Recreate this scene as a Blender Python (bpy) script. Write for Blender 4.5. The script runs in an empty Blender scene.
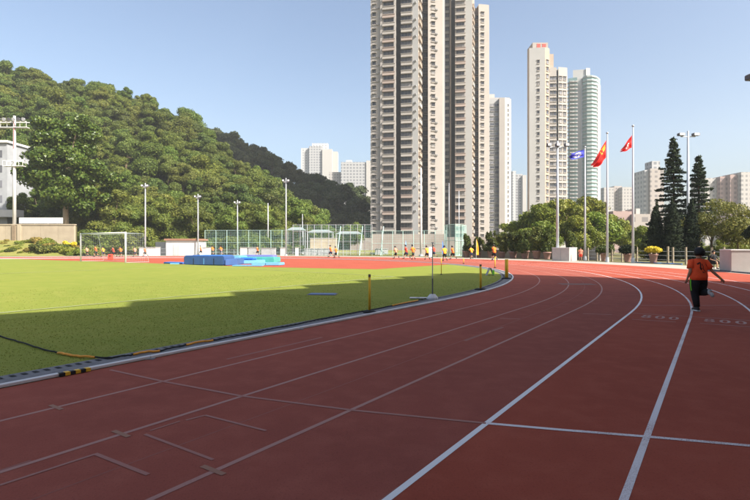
import bpy, bmesh, math, random
import numpy as np
from mathutils import Vector, Matrix

# ------------------------------------------------------------------ camera, sky, sun, exposure
scene = bpy.context.scene
F = 500.0; YH = 246.8; CAMH = 1.579            # focal length and horizon in photo pixels, eye height
TH = 0.599                                      # heading of the home straight
cam_d = bpy.data.cameras.new('camera'); cam = bpy.data.objects.new('camera', cam_d)
scene.collection.objects.link(cam); scene.camera = cam
cam.location = (0, 0, CAMH); cam.rotation_euler = (math.radians(90), 0, 0)
cam_d.sensor_width = 36; cam_d.lens = 24.0
cam_d.shift_y = -(250 - YH) / 750.0
cam_d.clip_start = 0.05; cam_d.clip_end = 6000

SUN_AZ = math.atan2(0.82, -0.57); SUN_EL = math.radians(41)
to_sun = Vector((math.sin(SUN_AZ) * math.cos(SUN_EL), math.cos(SUN_AZ) * math.cos(SUN_EL), math.sin(SUN_EL)))
world = bpy.data.worlds.new('World'); scene.world = world; world.use_nodes = True
wn = world.node_tree.nodes; wl = world.node_tree.links
bg = wn['Background']; sky = wn.new('ShaderNodeTexSky'); sky.sky_type = 'NISHITA'; sky.sun_disc = False
sky.sun_elevation = SUN_EL; sky.sun_rotation = SUN_AZ; sky.air_density = 1.0; sky.dust_density = 3.5; sky.ozone_density = 0.6
sky.altitude = 20
wl.new(sky.outputs[0], bg.inputs[0]); bg.inputs[1].default_value = 0.102
sl = bpy.data.lights.new('sun', 'SUN'); sl.energy = 5.0; sl.angle = math.radians(0.55); sl.color = (1.0, 0.945, 0.86)
sun = bpy.data.objects.new('sun', sl); scene.collection.objects.link(sun)
sun.rotation_euler = (-to_sun).to_track_quat('-Z', 'Y').to_euler(); sun.location = (40, -30, 60)
scene.view_settings.view_transform = 'Standard'; scene.view_settings.look = 'None'
scene.view_settings.exposure = 1.2; scene.view_settings.gamma = 1; scene.view_settings.use_curve_mapping = False

# ------------------------------------------------------------------ helpers
col = scene.collection
R = random.Random(7)
PI = math.pi
SN, CS = math.sin(TH), math.cos(TH)
def nd(n, d): return (n * CS + d * SN, -n * SN + d * CS)          # track frame (across, along) -> world
def to_nd(x, y): return (x * CS - y * SN, x * SN + y * CS)
def gp(px, py):                                                    # photo pixel on level ground -> world
    y = F * CAMH / (py - YH); return ((px - 375) / F * y, y)
def lat(px, y): return (px - 375) / F * y
def hgt(py, y): return CAMH + (YH - py) / F * y

MATS = {}
def mat(name, color, rough=0.8, var=0.0, scale=5.0, bump=0.0, bscale=40.0, spec=0.3, color2=None, metal=0.0, rnd=0.0):
    m = bpy.data.materials.new(name); m.use_nodes = True; MATS[name] = m
    nt = m.node_tree; b = nt.nodes['Principled BSDF']
    b.inputs['Roughness'].default_value = rough; b.inputs['Metallic'].default_value = metal
    b.inputs['Specular IOR Level'].default_value = spec
    c = tuple(color) + (1,)
    b.inputs['Base Color'].default_value = c
    tc = nt.nodes.new('ShaderNodeTexCoord')
    out = None
    if var > 0 or color2:
        nz = nt.nodes.new('ShaderNodeTexNoise'); nz.inputs['Scale'].default_value = scale; nz.inputs['Detail'].default_value = 6
        nz.inputs['Roughness'].default_value = 0.65
        nt.links.new(tc.outputs['Object'], nz.inputs['Vector'])
        mx = nt.nodes.new('ShaderNodeMix'); mx.data_type = 'RGBA'
        c2 = tuple(color2) + (1,) if color2 else tuple(v * (1 - var) for v in color) + (1,)
        c1 = c if color2 else tuple(min(1, v * (1 + var)) for v in color) + (1,)
        mp = nt.nodes.new('ShaderNodeMapRange'); mp.inputs[1].default_value = 0.3; mp.inputs[2].default_value = 0.7
        nt.links.new(nz.outputs[0], mp.inputs[0]); nt.links.new(mp.outputs[0], mx.inputs[0])
        mx.inputs[6].default_value = c1; mx.inputs[7].default_value = c2
        out = mx.outputs[2]
    if rnd > 0:
        oi = nt.nodes.new('ShaderNodeObjectInfo'); hv = nt.nodes.new('ShaderNodeHueSaturation')
        mr = nt.nodes.new('ShaderNodeMapRange'); mr.inputs[3].default_value = 1 - rnd; mr.inputs[4].default_value = 1 + rnd
        nt.links.new(oi.outputs['Random'], mr.inputs[0]); nt.links.new(mr.outputs[0], hv.inputs['Value'])
        if out: nt.links.new(out, hv.inputs['Color'])
        else: hv.inputs['Color'].default_value = c
        out = hv.outputs[0]
    if out: nt.links.new(out, b.inputs['Base Color'])
    if bump > 0:
        n2 = nt.nodes.new('ShaderNodeTexNoise'); n2.inputs['Scale'].default_value = bscale; n2.inputs['Detail'].default_value = 4
        nt.links.new(tc.outputs['Object'], n2.inputs['Vector'])
        bp = nt.nodes.new('ShaderNodeBump'); bp.inputs['Strength'].default_value = bump; bp.inputs['Distance'].default_value = 0.02
        nt.links.new(n2.outputs[0], bp.inputs['Height']); nt.links.new(bp.outputs[0], b.inputs['Normal'])
    return m

def multi_noise(name, stops, rough, bump, spec=0.25, fine=260.0, big=0.25, mid=3.0, bdist=0.004):
    """surface whose colour mixes a large stain noise, a mid mottling and a fine granule speckle"""
    m = bpy.data.materials.new(name); m.use_nodes = True; MATS[name] = m
    nt = m.node_tree; b = nt.nodes['Principled BSDF']; b.inputs['Roughness'].default_value = rough
    b.inputs['Specular IOR Level'].default_value = spec
    tc = nt.nodes.new('ShaderNodeTexCoord')
    def nz(s, det=5, dim=0.6):
        n = nt.nodes.new('ShaderNodeTexNoise'); n.inputs['Scale'].default_value = s; n.inputs['Detail'].default_value = det
        n.inputs['Roughness'].default_value = dim
        nt.links.new(tc.outputs['Object'], n.inputs['Vector']); return n
    a, c, d = nz(big), nz(mid), nz(fine, 2)
    base, dark, light, speck = [tuple(v) + (1,) for v in stops]
    def mix(fac_node, lo, hi, A, Bc, amount=1.0):
        mp = nt.nodes.new('ShaderNodeMapRange'); mp.inputs[1].default_value = lo; mp.inputs[2].default_value = hi; mp.inputs[4].default_value = amount
        nt.links.new(fac_node.outputs[0], mp.inputs[0])
        mx = nt.nodes.new('ShaderNodeMix'); mx.data_type = 'RGBA'; nt.links.new(mp.outputs[0], mx.inputs[0])
        if hasattr(A, 'is_linked'): nt.links.new(A, mx.inputs[6])
        else: mx.inputs[6].default_value = A
        mx.inputs[7].default_value = Bc
        return mx.outputs[2]
    o = mix(a, 0.35, 0.7, base, dark)
    o = mix(c, 0.45, 0.75, o, light, 0.7)
    o = mix(d, 0.55, 0.75, o, speck, 0.6)
    nt.links.new(o, b.inputs['Base Color'])
    bp = nt.nodes.new('ShaderNodeBump'); bp.inputs['Strength'].default_value = bump; bp.inputs['Distance'].default_value = bdist
    nt.links.new(d.outputs[0], bp.inputs['Height']); nt.links.new(bp.outputs[0], b.inputs['Normal'])
    return m

def leaf_mat(name, c1, c2, c3, trans=0.25, rough=0.55, rnd=0.15):
    m = bpy.data.materials.new(name); m.use_nodes = True; MATS[name] = m
    nt = m.node_tree; b = nt.nodes['Principled BSDF']; b.inputs['Roughness'].default_value = rough; b.inputs['Specular IOR Level'].default_value = 0.25
    ge = nt.nodes.new('ShaderNodeNewGeometry'); cr = nt.nodes.new('ShaderNodeValToRGB')
    cr.color_ramp.elements[0].color = tuple(c1) + (1,); cr.color_ramp.elements[1].color = tuple(c3) + (1,)
    e = cr.color_ramp.elements.new(0.5); e.color = tuple(c2) + (1,)
    nt.links.new(ge.outputs['Random Per Island'], cr.inputs[0])
    oi = nt.nodes.new('ShaderNodeObjectInfo'); hv = nt.nodes.new('ShaderNodeHueSaturation')
    mr = nt.nodes.new('ShaderNodeMapRange'); mr.inputs[3].default_value = 1 - rnd; mr.inputs[4].default_value = 1 + rnd
    nt.links.new(oi.outputs['Random'], mr.inputs[0]); nt.links.new(mr.outputs[0], hv.inputs['Value'])
    mh = nt.nodes.new('ShaderNodeMapRange'); mh.inputs[3].default_value = 0.5 - rnd * 0.12; mh.inputs[4].default_value = 0.5 + rnd * 0.12
    ml = nt.nodes.new('ShaderNodeMath'); ml.operation = 'MULTIPLY'; ml.inputs[1].default_value = 7.31
    mf = nt.nodes.new('ShaderNodeMath'); mf.operation = 'FRACT'
    nt.links.new(oi.outputs['Random'], ml.inputs[0]); nt.links.new(ml.outputs[0], mf.inputs[0]); nt.links.new(mf.outputs[0], mh.inputs[0])
    nt.links.new(mh.outputs[0], hv.inputs['Hue'])
    nt.links.new(cr.outputs[0], hv.inputs['Color']); nt.links.new(hv.outputs[0], b.inputs['Base Color'])
    tr = nt.nodes.new('ShaderNodeBsdfTranslucent'); nt.links.new(hv.outputs[0], tr.inputs[0])
    ms = nt.nodes.new('ShaderNodeMixShader'); ms.inputs[0].default_value = trans
    nt.links.new(b.outputs[0], ms.inputs[1]); nt.links.new(tr.outputs[0], ms.inputs[2])
    nt.links.new(ms.outputs[0], nt.nodes['Material Output'].inputs[0])
    return m

class MB:
    """collects shapes; build() links them as ONE mesh object"""
    def __init__(s): s.v = []; s.f = []; s.m = []
    def quad(s, a, b, c, d, mi=0):
        i = len(s.v); s.v += [a, b, c, d]; s.f.append((i, i + 1, i + 2, i + 3)); s.m.append(mi)
    def poly(s, pts, mi=0):
        i = len(s.v); s.v += list(pts); s.f.append(tuple(range(i, i + len(pts)))); s.m.append(mi)
    def box(s, x0, x1, y0, y1, z0, z1, mi=0):
        s.hexa([(x0, y0), (x1, y0), (x1, y1), (x0, y1)], z0, z1, mi)
    def hexa(s, pl, z0, z1, mi=0, top_mi=None):                    # prism over a counter-clockwise plan
        n = len(pl); i = len(s.v)
        s.v += [(p[0], p[1], z0) for p in pl] + [(p[0], p[1], z1) for p in pl]
        for k in range(n):
            j = (k + 1) % n; s.f.append((i + k, i + j, i + n + j, i + n + k)); s.m.append(mi)
        s.f.append(tuple(i + n + k for k in range(n))); s.m.append(mi if top_mi is None else top_mi)
        s.f.append(tuple(i + k for k in reversed(range(n)))); s.m.append(mi)
    def tube(s, pts, rad, seg=8, mi=0, cap=True, ell=1.0):
        pts = [Vector(p) for p in pts]; n = len(pts)
        if not hasattr(rad, '__len__'): rad = [rad] * n
        base = len(s.v); up = None
        for k in range(n):
            t = (pts[min(k + 1, n - 1)] - pts[max(k - 1, 0)]).normalized()
            if up is None: up = Vector((1, 0, 0)) if abs(t.x) < 0.9 else Vector((0, 1, 0))
            a = (up - t * up.dot(t)).normalized(); b = t.cross(a); up = a
            for q in range(seg):
                w = 2 * PI * q / seg
                s.v.append(tuple(pts[k] + (a * math.cos(w) + b * math.sin(w) * ell) * rad[k]))
        for k in range(n - 1):
            for q in range(seg):
                r = (q + 1) % seg
                s.f.append((base + k * seg + q, base + k * seg + r, base + (k + 1) * seg + r, base + (k + 1) * seg + q)); s.m.append(mi)
        if cap:
            s.f.append(tuple(base + q for q in reversed(range(seg)))); s.m.append(mi)
            s.f.append(tuple(base + (n - 1) * seg + q for q in range(seg))); s.m.append(mi)
    def loft(s, rings, seg=16, mi=0):                              # rings: (centre, rx, ry), horizontal ellipses
        base = len(s.v); n = len(rings)
        for (c, rx, ry) in rings:
            for q in range(seg):
                w = 2 * PI * q / seg; s.v.append((c[0] + rx * math.cos(w), c[1] + ry * math.sin(w), c[2]))
        for k in range(n - 1):
            for q in range(seg):
                r = (q + 1) % seg
                s.f.append((base + k * seg + q, base + k * seg + r, base + (k + 1) * seg + r, base + (k + 1) * seg + q)); s.m.append(mi)
        s.f.append(tuple(base + q for q in reversed(range(seg)))); s.m.append(mi)
        s.f.append(tuple(base + (n - 1) * seg + q for q in range(seg))); s.m.append(mi)
    def mesh(s, name, mats, smooth=False, bevel=0.0):
        me = bpy.data.meshes.new(name); me.from_pydata([tuple(p) for p in s.v], [], s.f)
        for m in (mats if isinstance(mats, (list, tuple)) else [mats]): me.materials.append(MATS[m] if isinstance(m, str) else m)
        me.polygons.foreach_set('material_index', s.m)
        if smooth: me.polygons.foreach_set('use_smooth', [True] * len(s.f))
        if bevel > 0:
            bm = bmesh.new(); bm.from_mesh(me)
            bmesh.ops.remove_doubles(bm, verts=bm.verts, dist=1e-5)
            bmesh.ops.bevel(bm, geom=[e for e in bm.edges if len(e.link_faces) == 2 and e.calc_face_angle(0) > 0.5], offset=bevel, segments=2, affect='EDGES', clamp_overlap=True)
            bm.to_mesh(me); bm.free()
        me.update(); return me
    def build(s, name, mats, parent=None, smooth=False, bevel=0.0, loc=None, rz=0.0):
        return link(name, s.mesh(name, mats, smooth, bevel), parent, loc, rz)

def link(name, me, parent=None, loc=None, rz=0.0, scale=None):
    o = bpy.data.objects.new(name, me); col.objects.link(o); o.parent = parent
    if loc is not None: o.location = loc
    if rz: o.rotation_euler = (0, 0, rz)
    if scale is not None: o.scale = scale
    return o
def tag(o, label=None, cat=None, group=None, kind=None):
    if label: o['label'] = label
    if cat: o['category'] = cat
    if group: o['group'] = group
    if kind: o['kind'] = kind
    return o
def thing(name, label, cat, loc=(0, 0, 0), rz=0.0, group=None):
    o = bpy.data.objects.new(name, None); col.objects.link(o); o.location = loc; o.rotation_euler = (0, 0, rz)
    o.empty_display_size = 0.2
    return tag(o, label, cat, group)
def copy_tree(o, parent=None):
    c = o.copy(); col.objects.link(c); c.parent = parent
    for ch in list(o.children): copy_tree(ch, c)
    return c
def struct(o): o['kind'] = 'structure'; return o
def np_mesh(name, verts, faces, mats, smooth=False):
    """numpy verts (N,3), faces (M,4) -> mesh"""
    me = bpy.data.meshes.new(name); N = len(verts); M = len(faces); k = faces.shape[1]
    me.vertices.add(N); me.vertices.foreach_set('co', verts.astype(np.float32).ravel())
    me.loops.add(M * k); me.loops.foreach_set('vertex_index', faces.astype(np.int32).ravel())
    me.polygons.add(M); me.polygons.foreach_set('loop_start', (np.arange(M) * k).astype(np.int32))
    me.polygons.foreach_set('loop_total', np.full(M, k, np.int32))
    for m in (mats if isinstance(mats, (list, tuple)) else [mats]): me.materials.append(MATS[m])
    me.update(calc_edges=True); me.validate(); return me

# ------------------------------------------------------------------ materials
multi_noise('track_faded', [(0.285, 0.081, 0.058), (0.235, 0.068, 0.050), (0.335, 0.104, 0.074), (0.165, 0.048, 0.036)], 0.9, 0.7, 0.06, fine=60, big=0.45)
multi_noise('track_fresh', [(0.325, 0.076, 0.047), (0.275, 0.062, 0.039), (0.37, 0.098, 0.062), (0.18, 0.042, 0.027)], 0.9, 0.7, 0.06, fine=60, big=0.45)
multi_noise('grass', [(0.185, 0.210, 0.036), (0.158, 0.190, 0.033), (0.228, 0.230, 0.050), (0.155, 0.178, 0.032)], 0.9, 0.2, 0.1, fine=70, big=0.16, mid=1.6, bdist=0.02)
leaf_mat('grass_blade', (0.145, 0.18, 0.034), (0.18, 0.21, 0.038), (0.24, 0.24, 0.06), 0.45, 0.9, 0.0)
multi_noise('concrete', [(0.36, 0.32, 0.27), (0.31, 0.28, 0.24), (0.40, 0.36, 0.31), (0.26, 0.23, 0.20)], 0.9, 0.3, fine=120)
multi_noise('soil', [(0.16, 0.14, 0.07), (0.11, 0.12, 0.05), (0.20, 0.17, 0.09), (0.08, 0.09, 0.04)], 0.95, 0.4, 0.1, fine=8)
multi_noise('bank_grass', [(0.17, 0.18, 0.04), (0.24, 0.20, 0.07), (0.12, 0.15, 0.03), (0.09, 0.11, 0.03)], 0.95, 0.6, 0.1, fine=6, big=0.4, mid=1.5)
multi_noise('hill_floor', [(0.045, 0.060, 0.014), (0.030, 0.044, 0.012), (0.06, 0.068, 0.02), (0.02, 0.028, 0.01)], 0.95, 0.4, 0.05, fine=2)
def paint(name, c, wear, track):
    m = mat(name, c, 0.6); nt = m.node_tree; b = nt.nodes['Principled BSDF']
    tc = nt.nodes.new('ShaderNodeTexCoord'); n1 = nt.nodes.new('ShaderNodeTexNoise'); n1.inputs['Scale'].default_value = 130; n1.inputs['Detail'].default_value = 3
    n2 = nt.nodes.new('ShaderNodeTexNoise'); n2.inputs['Scale'].default_value = 1.1; n2.inputs['Detail'].default_value = 4
    nt.links.new(tc.outputs['Object'], n1.inputs[0]); nt.links.new(tc.outputs['Object'], n2.inputs[0])
    ad = nt.nodes.new('ShaderNodeMath'); ad.operation = 'ADD'; nt.links.new(n1.outputs[0], ad.inputs[0]); nt.links.new(n2.outputs[0], ad.inputs[1])
    mp = nt.nodes.new('ShaderNodeMapRange'); mp.inputs[1].default_value = 1.18 - wear; mp.inputs[2].default_value = 1.42 - wear
    nt.links.new(ad.outputs[0], mp.inputs[0])
    mx = nt.nodes.new('ShaderNodeMix'); mx.data_type = 'RGBA'; mx.inputs[6].default_value = c + (1,); mx.inputs[7].default_value = track + (1,)
    nt.links.new(mp.outputs[0], mx.inputs[0]); nt.links.new(mx.outputs[2], b.inputs['Base Color'])
paint('scuff_dark', (0.12, 0.045, 0.036), 0.16, (0.22, 0.066, 0.046))
paint('scuff_a', (0.225, 0.066, 0.048), 0.22, (0.275, 0.082, 0.058))
paint('scuff_b', (0.31, 0.105, 0.078), 0.22, (0.28, 0.082, 0.058))
paint('paint_white', (0.72, 0.70, 0.70), 0.02, (0.34, 0.22, 0.20))
paint('paint_speckled', (0.66, 0.60, 0.60), 0.16, (0.32, 0.16, 0.14))
paint('paint_faded', (0.35, 0.165, 0.135), 0.10, (0.30, 0.13, 0.10))
paint('paint_ghost', (0.305, 0.125, 0.098), 0.18, (0.29, 0.10, 0.075))
paint('paint_tan', (0.27, 0.125, 0.075), 0.14, (0.29, 0.10, 0.07))
paint('paint_pitch', (0.30, 0.33, 0.16), 0.25, (0.20, 0.22, 0.06))
mat('kerb_white', (0.58, 0.58, 0.60), 0.5, 0.10, 3.0)
mat('drain_grey', (0.15, 0.15, 0.16), 0.8, 0.2, 6)
mat('dark_slot', (0.012, 0.012, 0.014), 0.8)
mat('stand_white', (0.30, 0.31, 0.32), 0.8, 0.12, 0.5)
mat('white_paint', (0.62, 0.61, 0.59), 0.55, 0.05, 3)
mat('white_wall', (0.45, 0.45, 0.44), 0.8, 0.08, 0.8)
mat('grey_panel', (0.36, 0.36, 0.36), 0.7, 0.1, 1.5)
mat('pale_metal', (0.42, 0.43, 0.45), 0.45, 0.06, 2, metal=0.2)
mat('galv', (0.42, 0.45, 0.48), 0.45, 0.1, 2, metal=0.4)
mat('teal_post', (0.40, 0.56, 0.51), 0.55, 0.1, 3)
mat('teal_net', (0.34, 0.55, 0.50), 0.7)
mat('lamp_dark', (0.10, 0.10, 0.11), 0.5)
mat('lamp_glass', (0.75, 0.76, 0.78), 0.15, spec=0.6)
mat('yellow_post', (0.70, 0.42, 0.03), 0.6, 0.12, 8)
mat('orange_tape', (0.70, 0.30, 0.04), 0.6, 0.1, 10)
mat('orange_cloth', (0.80, 0.32, 0.02), 0.7)
mat('black_rubber', (0.018, 0.018, 0.02), 0.7)
mat('rope_black', (0.02, 0.02, 0.022), 0.8)
mat('tan_wall', (0.34, 0.285, 0.205), 0.9, 0.14, 0.6, 0.2, 20)
mat('brown_post', (0.20, 0.15, 0.10), 0.8, 0.2, 3)
mat('navy_vinyl', (0.045, 0.10, 0.25), 0.45, 0.15, 2)
mat('blue_vinyl', (0.035, 0.16, 0.50), 0.45, 0.1, 2)
mat('sky_vinyl', (0.13, 0.34, 0.60), 0.45, 0.1, 2)
mat('teal_vinyl', (0.06, 0.33, 0.30), 0.45, 0.1, 2)
mat('lilac_vinyl', (0.16, 0.18, 0.42), 0.45, 0.1, 2)
mat('pot_pink', (0.34, 0.20, 0.17), 0.8, 0.15, 4, rnd=0.12)
mat('box_white', (0.42, 0.385, 0.36), 0.7, 0.08, 1.5)
mat('red_cloth', (0.62, 0.022, 0.018), 0.75)
mat('red_cloth_dark', (0.58, 0.02, 0.02), 0.75)
mat('yellow_star', (0.80, 0.55, 0.05), 0.7)
mat('blue_cloth', (0.06, 0.07, 0.52), 0.75)
mat('white_cloth', (0.75, 0.74, 0.72), 0.75)
mat('bark', (0.13, 0.095, 0.06), 0.9, 0.3, 6, 0.6, 20)
mat('bark_pale', (0.30, 0.24, 0.17), 0.9, 0.3, 6, 0.5, 20)
mat('skin', (0.40, 0.22, 0.14), 0.6, 0.05, 10)
mat('hair', (0.012, 0.010, 0.010), 0.6, bump=0.5, bscale=120)
mat('shirt_orange', (0.92, 0.10, 0.028), 0.8, 0.10, 7, 0.9, 9)
mat('vest_orange', (0.90, 0.17, 0.02), 0.8)
mat('vest_red', (0.70, 0.06, 0.03), 0.8)
mat('vest_yellow', (0.85, 0.36, 0.03), 0.8)
mat('vest_pink', (0.75, 0.25, 0.16), 0.8)
mat('print_dark', (0.05, 0.018, 0.014), 0.8)
mat('trousers_black', (0.012, 0.012, 0.014), 0.8, 0.2, 12)
mat('shorts_navy', (0.02, 0.025, 0.06), 0.8)
mat('shorts_green', (0.02, 0.035, 0.03), 0.8)
mat('green_stripe', (0.16, 0.55, 0.03), 0.7)
mat('shoe_white', (0.62, 0.62, 0.60), 0.6)
mat('shoe_dark', (0.03, 0.03, 0.035), 0.6)
mat('bib_white', (0.75, 0.72, 0.66), 0.8)
mat('roof_brown', (0.26, 0.14, 0.09), 0.85, 0.15, 2)
mat('canopy_white', (0.20, 0.235, 0.235), 0.6)
mat('stand_wall', (0.34, 0.33, 0.31), 0.9, 0.1, 0.5)
# buildings
mat('tower_grey', (0.345, 0.318, 0.292), 0.85, 0.07, 0.12)
mat('tower_warm', (0.305, 0.277, 0.250), 0.85, 0.07, 0.12)
mat('tower_cool', (0.33, 0.325, 0.315), 0.85, 0.06, 0.12)
mat('tower_orange', (0.33, 0.265, 0.21), 0.85, 0.12, 0.3)
mat('podium', (0.25, 0.21, 0.185), 0.9, 0.15, 0.3)
mat('tower_recess_shade', (0.17, 0.155, 0.15), 0.9, 0.2, 0.5)  # darker wall tone paints the shade inside the recessed slots
mat('ledge_pale', (0.34, 0.31, 0.28), 0.85, rnd=0.10)
mat('ledge_red', (0.32, 0.255, 0.22), 0.85, rnd=0.18)
def glass(name, c, curtain, amt):
    m = mat(name, c, 0.25, spec=0.5); nt = m.node_tree; b = nt.nodes['Principled BSDF']
    oi = nt.nodes.new('ShaderNodeObjectInfo'); cr = nt.nodes.new('ShaderNodeValToRGB'); cr.color_ramp.interpolation = 'CONSTANT'
    cr.color_ramp.elements[0].color = c + (1,); cr.color_ramp.elements[1].position = 1 - amt; cr.color_ramp.elements[1].color = curtain + (1,)
    e = cr.color_ramp.elements.new(0.45); e.color = tuple(v * 1.7 for v in c) + (1,)
    e = cr.color_ramp.elements.new(0.7); e.color = (c[0] * 0.6, c[1] * 0.65, c[2] * 0.75, 1)
    nt.links.new(oi.outputs['Random'], cr.inputs[0]); nt.links.new(cr.outputs[0], b.inputs['Base Color'])
glass('tower_glass', (0.042, 0.040, 0.042), (0.20, 0.19, 0.18), 0.08)
glass('tower_glass_far', (0.10, 0.10, 0.11), (0.25, 0.24, 0.24), 0.15)
mat('window_frame', (0.16, 0.15, 0.14), 0.6)
def grid_mat(name, wall, win, pw, ph, fw, fh, band=None):
    """far facade: windows too small to tell apart, laid out per object axes in metres"""
    m = mat(name, wall, 0.8); nt = m.node_tree; b = nt.nodes['Principled BSDF']
    tc = nt.nodes.new('ShaderNodeTexCoord'); sp = nt.nodes.new('ShaderNodeSeparateXYZ'); nt.links.new(tc.outputs['Object'], sp.inputs[0])
    def mth(op, a, bb):
        n = nt.nodes.new('ShaderNodeMath'); n.operation = op
        for i, v in enumerate((a, bb)):
            if v is None: continue
            if isinstance(v, (int, float)): n.inputs[i].default_value = v
            else: nt.links.new(v, n.inputs[i])
        return n.outputs[0]
    u = mth('ADD', sp.outputs[0], sp.outputs[1]); u = mth('FRACT', mth('DIVIDE', mth('ADD', u, 500.0), pw), None)
    w = mth('FRACT', mth('DIVIDE', mth('ADD', sp.outputs[2], 0.4), ph), None)
    fac = mth('MULTIPLY', mth('LESS_THAN', u, fw), mth('LESS_THAN', w, fh))
    ge = nt.nodes.new('ShaderNodeNewGeometry'); sn = nt.nodes.new('ShaderNodeSeparateXYZ'); nt.links.new(ge.outputs['Normal'], sn.inputs[0])
    fac = mth('MULTIPLY', fac, mth('LESS_THAN', sn.outputs[2], 0.5))
    mx = nt.nodes.new('ShaderNodeMix'); mx.data_type = 'RGBA'; nt.links.new(fac, mx.inputs[0])
    mx.inputs[6].default_value = wall + (1,); mx.inputs[7].default_value = win + (1,)
    nt.links.new(mx.outputs[2], b.inputs['Base Color'])
grid_mat('far_white', (0.42, 0.42, 0.415), (0.24, 0.25, 0.26), 3.4, 2.9, 0.42, 0.5)
grid_mat('far_grey', (0.34, 0.34, 0.34), (0.17, 0.175, 0.185), 3.0, 2.9, 0.6, 0.55)
grid_mat('far_pink', (0.33, 0.24, 0.215), (0.20, 0.15, 0.145), 3.2, 2.9, 0.5, 0.5)
grid_mat('far_beige', (0.32, 0.285, 0.26), (0.18, 0.165, 0.16), 3.4, 2.9, 0.5, 0.45)
grid_mat('far_mixed', (0.36, 0.34, 0.32), (0.20, 0.195, 0.19), 2.6, 2.8, 0.5, 0.5)
mat('far_lit', (0.38, 0.365, 0.34), 0.8)  # paler wall tone, sunlight on the bright sides put into the colour
mat('far_cool', (0.30, 0.325, 0.31), 0.8)
mat('glass_green', (0.22, 0.34, 0.32), 0.3, 0.2, 0.3, spec=0.5)
mat('sign_red', (0.62, 0.10, 0.08), 0.6)
# leaves
leaf_mat('leaf_hill', (0.050, 0.078, 0.010), (0.086, 0.120, 0.015), (0.148, 0.176, 0.025), 0.22, 0.6, 0.2)
leaf_mat('leaf_hill_dark', (0.036, 0.058, 0.010), (0.062, 0.088, 0.014), (0.112, 0.130, 0.022), 0.2, 0.55, 0.2)
leaf_mat('leaf_hill_pale', (0.060, 0.086, 0.014), (0.100, 0.130, 0.022), (0.160, 0.178, 0.034), 0.25, 0.6, 0.2)
leaf_mat('leaf_feather', (0.060, 0.086, 0.012), (0.098, 0.128, 0.018), (0.160, 0.180, 0.030), 0.25, 0.6, 0.18)
leaf_mat('leaf_big', (0.036, 0.066, 0.010), (0.066, 0.106, 0.015), (0.118, 0.150, 0.024), 0.2, 0.4, 0.05)
leaf_mat('leaf_shade_hill', (0.040, 0.052, 0.018), (0.060, 0.074, 0.024), (0.085, 0.095, 0.03), 0.2, 0.6, 0.2)  # duller leaf tones carry the rear hill's shade in the colour
leaf_mat('leaf_bright', (0.095, 0.130, 0.014), (0.150, 0.185, 0.020), (0.230, 0.240, 0.036), 0.3, 0.55, 0.18)
leaf_mat('leaf_juniper', (0.030, 0.046, 0.010), (0.066, 0.084, 0.015), (0.135, 0.145, 0.026), 0.15, 0.6, 0.15)
leaf_mat('leaf_cypress', (0.006, 0.011, 0.005), (0.011, 0.018, 0.007), (0.022, 0.032, 0.010), 0.05, 0.95, 0.1)
leaf_mat('leaf_norfolk', (0.020, 0.036, 0.018), (0.034, 0.055, 0.026), (0.060, 0.082, 0.038), 0.15, 0.55, 0.08)
leaf_mat('leaf_airy', (0.085, 0.100, 0.020), (0.130, 0.140, 0.028), (0.200, 0.190, 0.045), 0.3, 0.6, 0.1)
leaf_mat('leaf_dry', (0.16, 0.13, 0.03), (0.22, 0.18, 0.04), (0.30, 0.22, 0.05), 0.25, 0.6, 0.15)
leaf_mat('leaf_yellow', (0.45, 0.36, 0.02), (0.60, 0.48, 0.03), (0.65, 0.55, 0.05), 0.2, 0.6, 0.05)

# ------------------------------------------------------------------ the setting: ground, infield, track
KN = -6.577; RB = 36.5; D0 = 13.235; CN = KN - RB       # kerb offset, bend radius, start of the bend, pitch axis
DS = -45.0                                              # how far back the straights are built
def path(off, step=1.0, smin=None, smax=None):
    """points (n,d) along the kerb line moved outwards by off: home straight, bend, far straight"""
    pts = []
    k = int((D0 - DS) / 3.0)
    for i in range(k): pts.append((KN + off, DS + (D0 - DS) * i / k))
    m = 120
    for i in range(m + 1):
        a = PI * i / m; pts.append((CN + (RB + off) * math.cos(a), D0 + (RB + off) * math.sin(a)))
    for i in range(1, k + 1): pts.append((CN - RB - off, D0 - (D0 - DS) * i / k))
    return pts
def crown(n, d):
    t = min(1, max(0, (27.0 - d) / 4.5)); t = t * t * (3 - 2 * t)
    return 0.28 * max(0, 1 - ((n - CN) / RB) ** 2) ** 2 * t
def strip(mb, o0, o1, z, mi=0):
    a = path(o0); b = path(o1)
    for i in range(len(a) - 1):
        p, q, r, s = [nd(*t) for t in (a[i], b[i], b[i + 1], a[i + 1])]
        mb.quad(p + (z,), q + (z,), r + (z,), s + (z,), mi)

gv = MB(); gv.poly([(3500 * math.cos(2 * PI * i / 64), 3500 * math.sin(2 * PI * i / 64), -0.02) for i in range(64)])
struct(gv.build('ground', 'soil'))
t = MB(); strip(t, 0.0, 4.905, 0.0, 0); strip(t, 4.905, 13.5, 0.0, 1)
track = struct(t.build('running_track', ['track_faded', 'track_fresh']))
t = MB(); strip(t, 13.5, 18.2, 0.0, 0)
apron = struct(t.build('pavement', 'concrete'))
t = MB(); strip(t, 13.42, 13.6, 0.03, 0); 
# infield grass, gently crowned
mb = MB(); pk = path(-0.62); rows = 26
for i in range(len(pk) - 1):
    for j in range(rows):
        q = []
        for (ii, jj) in ((i, j), (i, j + 1), (i + 1, j + 1), (i + 1, j)):
            n, d = pk[ii]; w = jj / rows; cn, cd = CN, min(d, D0)
            if ii in (0, len(pk) - 1): cd = d
            N, D = n + (cn - n) * w, d + (cd - d) * w
            q.append(nd(N, D) + (crown(N, D) + 0.002,))
        mb.quad(q[0], q[3], q[2], q[1])
grass = struct(mb.build('infield_grass', 'grass', smooth=True))
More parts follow.
